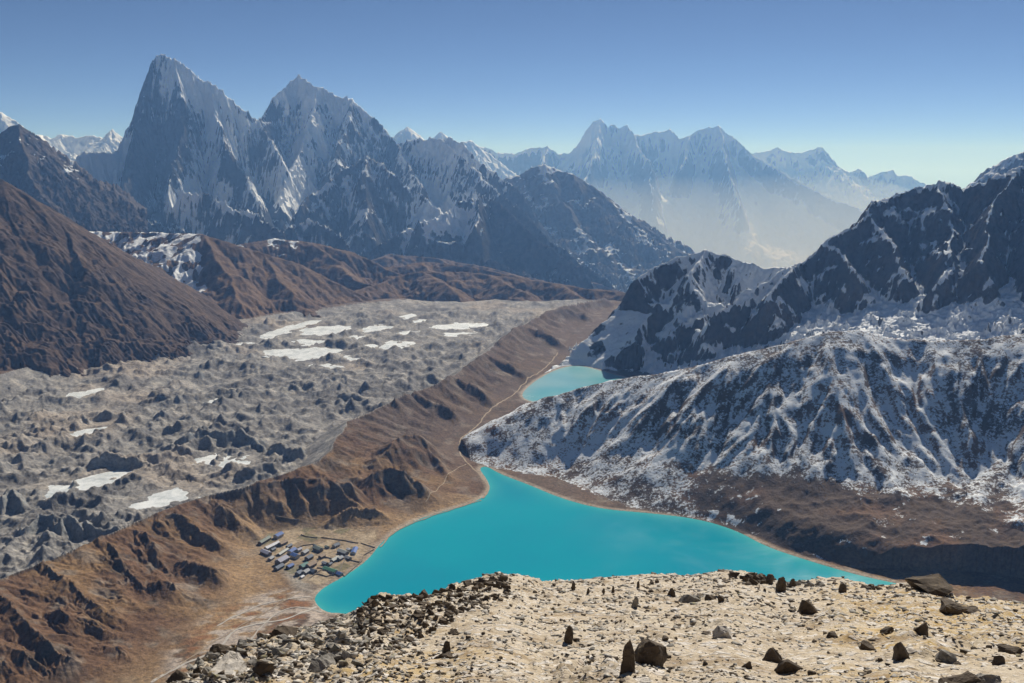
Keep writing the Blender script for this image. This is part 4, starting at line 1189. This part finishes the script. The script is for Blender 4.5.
# rocks that stand out: u, v of the foot, height and width in the photo, shape, lean, material, label
BIG = [
    (627, 671, 35, 14, 'upright', (4, 2), DARK, 'tall slim brown standing stone, largest upright one, left of the dark hunched boulder'),
    (649, 663, 25, 33, 'block', (0, 8), DARK, 'dark hunched boulder with a hollow face right beside the tallest standing stone'),
    (568, 643, 19, 9, 'upright', (-2, 3), DARK, 'brown upright stone standing alone left of and above the tallest standing stone'),
    (446, 656, 16, 8, 'upright', (0, 2), DARK, 'small upright stone on a little dark base, standing left of centre on the open gravel'),
    (445, 658, 6, 19, 'block', (0, 0), DARK, 'low dark rock at the foot of the small upright stone left of centre'),
    (771, 662, 16, 20, 'wedge', (0, 0), DARK, 'brown half-buried triangular boulder right of the hunched boulder, beside a leaning slab'),
    (902, 659, 20, 17, 'wedge', (0, -8), DARK, 'sharp brown triangular stone at lower right, larger of two triangular ones there'),
    (919, 635, 15, 13, 'wedge', (0, 8), DARK, 'pointed brown triangular stone just above the larger triangular stone at lower right'),
    (806, 613, 14, 19, 'wedge', (0, 0), DARK, 'squat dark pyramid stone right of centre below the skyline'),
    (780, 592, 15, 9, 'upright', (0, 5), DARK, 'brown upright block standing at the skyline right of the dark outcrop'),
    (792, 587, 9, 5, 'upright', (0, 0), DARK, 'small thin upright stone at the skyline just right of the brown upright block'),
    (842, 593, 10, 8, 'upright', (0, 0), DARK, 'small dark pointed stone near the skyline left of the tilted slab'),
    (932, 592, 19, 50, 'slab', (-16, -19), DARK, 'long tilted dark slab rising at the right end of the skyline'),
    (573, 590, 9, 4, 'upright', (0, 0), DARK, 'tallest of the tiny standing stones in a row near the skyline left of centre'),
    (588, 594, 6, 3, 'upright', (0, 0), DARK, 'tiny standing stone second from the left in the row near the skyline'),
    (603, 594, 6, 3, 'upright', (0, 3), DARK, 'tiny standing stone in the middle of the row near the skyline'),
    (613, 593, 7, 3, 'upright', (0, 0), DARK, 'tiny standing stone at the right end of the row near the skyline'),
    (638, 588, 7, 3, 'upright', (0, 0), DARK, 'thin lone standing stone close to the skyline right of the row'),
    (671, 596, 8, 8, 'wedge', (0, 0), DARK, 'small dark wedge stone in mid slope above the scattered slabs'),
    (634, 608, 11, 6, 'upright', (0, 10), GREY, 'grey leaning little standing stone above the hunched boulder'),
    (690, 602, 7, 22, 'wedge', (0, 0), GREY, 'low grey wedge of rock in mid slope, left of a pair of dark stones'),
    (722, 601, 8, 10, 'block', (0, 0), DARK, 'dark stone in mid slope, right member of a close pair'),
    (711, 600, 6, 12, 'block', (0, 0), DARK, 'flatter dark stone in mid slope, left member of a close pair'),
    (785, 673, 13, 24, 'slab', (-20, 24), DARK, 'dark slab leaning down to the right beside the half-buried triangular boulder'),
    (960, 684, 14, 38, 'block', (0, 0), DARK, 'big dark boulder cut by the bottom edge at lower right'),
    (985, 684, 12, 30, 'block', (0, 0), GREY, 'greyish boulder beside the big dark one at the bottom right edge'),
    (942, 660, 12, 18, 'slab', (0, 22), GREY, 'grey tilted slab right of the larger triangular stone'),
    (888, 634, 8, 15, 'block', (0, 0), DARK, 'dark low stone left of the upper pointed triangular stone'),
    (948, 610, 9, 30, 'slab', (0, 12), DARK, 'dark flat rock lying on ochre ground under the tilted slab'),
    (972, 613, 5, 18, 'slab', (0, 0), DARK, 'thin dark plate right of the flat rock on ochre ground'),
    (998, 664, 11, 14, 'block', (0, 0), DARK, 'knobbly dark stone near the right edge in the lower corner'),
    (868, 650, 6, 16, 'slab', (0, 14), DARK, 'thin dark slab left of the larger triangular stone at lower right'),
    (722, 636, 11, 19, 'block', (0, 0), PALE, 'pale boulder with dark underside right of the hunched boulder'),
    (745, 668, 8, 12, 'wedge', (0, 0), DARK, 'small dark wedge stone left of the half-buried triangular boulder'),
    (832, 637, 6, 14, 'block', (0, 0), DARK, 'small dark stone in the open gravel below the squat pyramid stone'),
    (1010, 653, 7, 20, 'slab', (0, 0), DARK, 'dark flat stone at the right border in mid slope'),
    (220, 656, 13, 24, 'block', (0, 6), DARK, 'black-shadowed boulder on the lower left edge of the ridge'),
    (177, 681, 11, 24, 'block', (0, 0), DARK, 'dark boulder lowest on the left edge of the ridge by the bottom'),
    (285, 636, 10, 26, 'block', (0, 0), DARK, 'broad dark boulder on the ridge edge above the stream bed'),
    (262, 672, 12, 20, 'block', (0, 12), DARK, 'dark block among pale slabs at the lower left'),
    (320, 668, 9, 30, 'slab', (6, 5), GREY, 'grey flat slab among the jumbled rocks at lower left'),
    (240, 672, 12, 44, 'slab', (0, -8), PALE, 'whitish broad slab catching the light at the lower left edge'),
]
for i, (u, v, h, w, shape, lean, mat, lb) in enumerate(BIG):
    x, y, z = on_ridge(u, v)
    k = mpp(y)
    me = rock_mesh(100 + i, w * k * (1.3 if shape == 'wedge' else 1.1), w * k * (.8 if shape != 'slab' else 1.2), h * k * 1.12 + .04, shape, 2, .085)
    o = bpy.data.objects.new('standing_stone' if shape in ('upright', 'wedge') else 'boulder', me); COL.objects.link(o)
    me.materials.append(mat)
    o.location = (x, y, z - .05 - .06 * h * k)
    o.rotation_euler = (math.radians(lean[0]), math.radians(lean[1]), random.uniform(-.3, .3))
    tag(o, lb, 'rock')

# loose rocks one can count
PROTO = {}
for kk, mat in (('dark', DARK), ('grey', GREY), ('pale', PALE)):
    PROTO[kk] = []
    for j in range(7):
        sh = ('slab', 'block', 'slab', 'wedge', 'block', 'slab', 'block')[j]
        me = rock_mesh(300 + j + 10 * len(PROTO), 1, random.uniform(.6, 1.0), random.uniform(.28, .5) if sh == 'slab' else random.uniform(.5, .8), sh, 1, .10)
        me.materials.append(mat); PROTO[kk].append(me)
LOOSE = dict(dark=('small dark angular rock lying loose on the pale stony slope', 'loose dark rocks'), grey=('mid-sized grey slab in the jumble of rocks at the left flank of the ridge', 'grey slabs of the left jumble'),
             pale=('pale sunlit stone plate bedded in the stony slope', 'pale stone plates'))


def loose(kind, u, v, px, sink=.12, flat=1.0):
    x, y, z = on_ridge(u, v)
    if y > 61: return
    s = px * mpp(y)
    o = bpy.data.objects.new('loose_rock', random.choice(PROTO[kind])); COL.objects.link(o)
    o.location = (x, y, z - s * sink)
    o.scale = (s, s * random.uniform(.7, 1.1), s * flat * random.uniform(.8, 1.2))
    o.rotation_euler = (random.uniform(-.3, .3), random.uniform(-.3, .3), random.uniform(0, 6.28))
    tag(o, LOOSE[kind][0], 'rock', LOOSE[kind][1])




def outcrop(spots, mat, label, seed):
    """a ledge of bedrock: one body of jagged, tilted plates that share the same bedding"""
    r = random.Random(seed); bm = bmesh.new()
    for u, v, px, hk in spots:
        x, y, z = on_ridge(u, v)
        if y > 61: continue
        sz = px * mpp(y)
        M = Matrix.Translation((x, y, z - sz * .12)) @ Matrix.Rotation(r.uniform(-.5, .5), 4, 'Z') @ Matrix.Rotation(r.gauss(.30, .16), 4, 'Y') @ Matrix.Rotation(r.gauss(-.25, .2), 4, 'X')
        vs = [bm.verts.new(M @ Vector((r.choice((-.5, .5)) * r.uniform(.4, 1.05) * sz, r.choice((-.5, .5)) * r.uniform(.4, 1) * sz * .8, r.choice((-.3, 1)) * r.uniform(.5, 1) * sz * hk))) for _ in range(11)]
        ret = bmesh.ops.convex_hull(bm, input=vs)
        bad = list({g for g in ret['geom_interior'] + ret['geom_unused'] if isinstance(g, bmesh.types.BMVert) and g.is_valid and not g.link_faces})
        bmesh.ops.delete(bm, geom=bad, context='VERTS')
    bmesh.ops.subdivide_edges(bm, edges=bm.edges[:], cuts=1, use_grid_fill=True)
    for v in bm.verts:
        q = v.co * 3.1; v.co += Vector((mnoise.noise(q), mnoise.noise(q + Vector((9, 0, 0))), mnoise.noise(q + Vector((0, 9, 0))))) * .055
        q = v.co * 9; v.co += Vector((mnoise.noise(q), mnoise.noise(q + Vector((9, 0, 0))), mnoise.noise(q + Vector((0, 9, 0))))) * .022
    o = bm_obj('rock_outcrop', bm, mat); tag(o, label, kind='structure')


sp = []
for i in range(330):
    u = 360 + 150 * random.random() ** 1.1; top = np.interp(u, [360, 372, 400, 440, 470, 512], [606, 598, 597, 590, 581, 578])
    t = random.random() ** 1.4
    sp.append((u, top + 2 + t * np.interp(u, [360, 420, 512], [52, 44, 16]), random.uniform(3.5, 12) * (1 - .35 * t), random.uniform(.35, .85)))
outcrop(sp, DARK, 'long dark jagged rock outcrop on the left part of the skyline above the lake', 1)
outcrop([(random.gauss(757, 12), 577 + random.uniform(0, 8), random.uniform(5, 12), random.uniform(.4, .9)) for i in range(34)], DARK, 'small dark jagged outcrop at the highest part of the skyline right of centre', 2)
outcrop([(random.uniform(862, 925), 586 + random.uniform(0, 5), random.uniform(5, 11), random.uniform(.3, .6)) for i in range(24)], DARK, 'low dark broken ledge on the skyline left of the long tilted slab', 3)
outcrop([(random.uniform(790, 822), 583 + random.uniform(0, 5), random.uniform(6, 12), random.uniform(.3, .6)) for i in range(22)], GREY, 'grey broken rock hump on the skyline above the end of the lake', 4)
sp = []
for i in range(230):
    u = random.uniform(168, 372); top = np.interp(u, [150, 200, 260, 325], [684, 656, 636, 619])
    sp.append((u, top + 3 + random.random() ** 1.3 * 46, random.uniform(4, 13), random.uniform(.25, .6)))
outcrop(sp, GREY, 'grey slabby outcrop along the lower left edge of the ridge', 5)
for i in range(60):                                         # jumble at the left
    u = random.uniform(168, 385); top = np.interp(u, [150, 200, 260, 325, 365, 400], [684, 656, 636, 619, 604, 600])
    v = top + 2 + (random.random() ** 1.1) * 58
    if v < 688: loose(random.choice(('dark', 'dark', 'grey', 'grey', 'pale')), u, v, random.uniform(4, 14), .25, .8)
for i in range(130):                                        # dark stones over the open slope
    u = random.uniform(360, 1024); top = np.interp(u, [360, 400, 470, 520, 600, 740, 800, 900, 960, 1024], [605, 600, 584, 578, 582, 578, 586, 588, 595, 604])
    v = top + 2 + (random.random() ** 1.1) * (690 - top)
    loose('dark', u, v, random.uniform(3, 6) + random.random() ** 4 * 8 + (v - 590) * .02, .15, .8)
for i in range(52):
    u = random.uniform(240, 1024); top = np.interp(u, [240, 360, 400, 470, 520, 600, 740, 800, 900, 960, 1024], [650, 605, 600, 584, 578, 582, 578, 586, 588, 595, 604])
    v = top + 8 + random.random() * (690 - top)
    loose('pale', u, v, random.uniform(6, 18), .35, .5)

# rubble nobody could count: one mesh of small stones
def rubble():
    n = 36000
    base = []
    for j in range(6):
        bm = bmesh.new(); r = random.Random(j)
        for k in range(9): bm.verts.new((r.uniform(-.5, .5), r.uniform(-.4, .4), r.uniform(-.15, .35)))
        bmesh.ops.convex_hull(bm, input=bm.verts[:]); bmesh.ops.delete(bm, geom=[v for v in bm.verts if not v.link_faces], context='VERTS')
        bmesh.ops.triangulate(bm, faces=bm.faces[:]); bm.verts.index_update()
        base.append((np.array([v.co[:] for v in bm.verts]), np.array([[v.index for v in f.verts] for f in bm.faces]))); bm.free()
    a = RNG.uniform(-.62, .62, n * 2); y = np.exp(RNG.uniform(math.log(4.5), math.log(60), n * 2)); x = a * y
    lf = sstep(.0, -.22, a)
    dens = fbm(x, y, 4, 4, 430) + .75 * lf
    k = (dens > RNG.uniform(-.5, .6, n * 2)) & (y < np.interp(a, _ca, _cd) * 1.02)
    x, y, lf = x[k][:n], y[k][:n], lf[k][:n]
    z = ridge_z(x, y)
    V, F, I = [], [], []; off = 0
    for i in range(len(x)):
        b, f = base[i % 6]
        pl = i % 4 == 0
        s = y[i] / FPX * ((2 + 13 * RNG.random() ** 2.2) if pl else (.8 + (6.5 + 5 * lf[i]) * RNG.random() ** 2.6)); an = RNG.uniform(0, 6.28); c, sn = math.cos(an), math.sin(an)
        q = b * s * np.array([1, 1, RNG.uniform(.15, .4) if pl else RNG.uniform(.6, 1.2)])
        V.append(np.stack([q[:, 0] * c - q[:, 1] * sn + x[i], q[:, 0] * sn + q[:, 1] * c + y[i], q[:, 2] + z[i]], 1)); F.append(f + off); I.append(np.full(len(f), RNG.choice(3, p=[.12, .33, .55] if pl else [.5, .3, .2])))
        off += len(b)
    V = np.concatenate(V).astype(F32); F = np.concatenate(F); I = np.concatenate(I)
    me = bpy.data.meshes.new('rubble')
    me.vertices.add(len(V)); me.vertices.foreach_set('co', V.ravel())
    me.loops.add(F.size); me.loops.foreach_set('vertex_index', F.ravel().astype(np.int32))
    me.polygons.add(len(F)); me.polygons.foreach_set('loop_start', np.arange(0, F.size, 3, dtype=np.int32)); me.polygons.foreach_set('loop_total', np.full(len(F), 3, np.int32))
    me.update(calc_edges=True)
    for mt in (DARK, GREY, PALE): me.materials.append(mt)
    me.polygons.foreach_set('material_index', I.astype(np.int32))
    tag(link('rubble', me), 'countless small stones strewn over the summit ridge', kind='stuff')


rubble()

# ------------------------------------------------------------------ sky, sun, haze, camera
SUN_EL, SUN_AZ = math.radians(36), math.radians(20)     # azimuth to the right of the view
w = bpy.data.worlds.new('World'); SC.world = w; w.use_nodes = True
nt = w.node_tree
sky = nt.nodes.new('ShaderNodeTexSky'); sky.sky_type = 'NISHITA'; sky.sun_disc = False
sky.sun_elevation = SUN_EL; sky.sun_rotation = SUN_AZ
sky.altitude = 6500; sky.air_density = .21; sky.dust_density = .6; sky.ozone_density = 2.2
nt.links.new(sky.outputs[0], nt.nodes['Background'].inputs[0])
nt.nodes['Background'].inputs[1].default_value = .15

sl = bpy.data.lights.new('sun', 'SUN'); sl.energy = 5; sl.angle = math.radians(.53); sl.color = (1, .95, .87)
so = bpy.data.objects.new('sun', sl); COL.objects.link(so)
sd = Vector((math.sin(SUN_AZ) * math.cos(SUN_EL), math.cos(SUN_AZ) * math.cos(SUN_EL), math.sin(SUN_EL)))
so.rotation_euler = sd.to_track_quat('Z', 'Y').to_euler()
so.location = (200, 200, 900)

bm = bmesh.new()
bmesh.ops.create_cube(bm, size=1)
me = bpy.data.meshes.new('haze'); bm.to_mesh(me); bm.free()
hz = link('haze', me); hz.scale = (100000, 100000, 3560); hz.location = (0, 0, 3560 / 2 - 1760)
tag(hz, 'pale blue valley haze', kind='stuff')
m = bpy.data.materials.new('haze_air'); m.use_nodes = True; nt = m.node_tree; nt.nodes.clear()
out = nt.nodes.new('ShaderNodeOutputMaterial'); pv = nt.nodes.new('ShaderNodeVolumePrincipled')
pv.inputs['Color'].default_value = (.19, .405, .90, 1); pv.inputs['Absorption Color'].default_value = (1, 1, 1, 1); pv.inputs['Density'].default_value = 5.4e-5; pv.inputs['Anisotropy'].default_value = .25
nt.links.new(pv.outputs[0], out.inputs['Volume'])
me.materials.append(m)

# the thicker morning haze pooled low in the far valley
bm = bmesh.new()
NX, NY = 36, 16
top, bot = [], []
for jj in range(NY + 1):
    yy = 11200 + (20300 - 11200) * jj / NY
    for ii in range(NX + 1):
        t = ii / NX; xx = -3200 + 14200 * t
        k = min(1, math.sin(math.pi * t) * 1.35) * (jj / NY)
        top.append(bm.verts.new((xx, yy, -640 + 1180 * k + 1))); bot.append(bm.verts.new((xx, yy, -1500)))
W1 = NX + 1
for jj in range(NY):
    for ii in range(NX):
        q = jj * W1 + ii
        bm.faces.new((top[q], top[q + 1], top[q + W1 + 1], top[q + W1])); bm.faces.new((bot[q], bot[q + W1], bot[q + W1 + 1], bot[q + 1]))
rim = [jj * W1 for jj in range(NY, 0, -1)] + list(range(0, NX)) + [jj * W1 + NX for jj in range(0, NY)] + [NY * W1 + ii for ii in range(NX, 0, -1)]
for a_, b_ in zip(rim, rim[1:] + rim[:1]): bm.faces.new((bot[a_], bot[b_], top[b_], top[a_]))
bmesh.ops.recalc_face_normals(bm, faces=bm.faces[:])
me2 = bpy.data.meshes.new('haze'); bm.to_mesh(me2); bm.free()
vh = link('haze', me2)
tag(vh, 'white haze pooled in the far valley below the snow massif', kind='stuff')
m2 = bpy.data.materials.new('valley_haze_air'); m2.use_nodes = True; nt = m2.node_tree; nt.nodes.clear()
out = nt.nodes.new('ShaderNodeOutputMaterial'); pv = nt.nodes.new('ShaderNodeVolumePrincipled')
pv.inputs['Color'].default_value = (.72, .86, 1, 1); pv.inputs['Absorption Color'].default_value = (1, 1, 1, 1); pv.inputs['Density'].default_value = 1.7e-4; pv.inputs['Anisotropy'].default_value = .25
nt.links.new(pv.outputs[0], out.inputs['Volume'])
me2.materials.append(m2)

cd = bpy.data.cameras.new('camera'); cam = bpy.data.objects.new('camera', cd); COL.objects.link(cam)
cam.location = (0, 0, CAM_H); cam.rotation_euler = (math.pi / 2 - PITCH, 0, 0)
cd.sensor_width = 36; cd.lens = FPX * 36 / 1024; cd.clip_start = .2; cd.clip_end = 150000
SC.camera = cam
SC.view_settings.view_transform = 'Standard'; SC.view_settings.look = 'None'
SC.view_settings.exposure = .25; SC.view_settings.gamma = 1; SC.view_settings.use_curve_mapping = False
SC.cycles.max_bounces = 4; SC.cycles.diffuse_bounces = 2; SC.cycles.glossy_bounces = 2; SC.cycles.volume_bounces = 0
SC.cycles.use_denoising = True
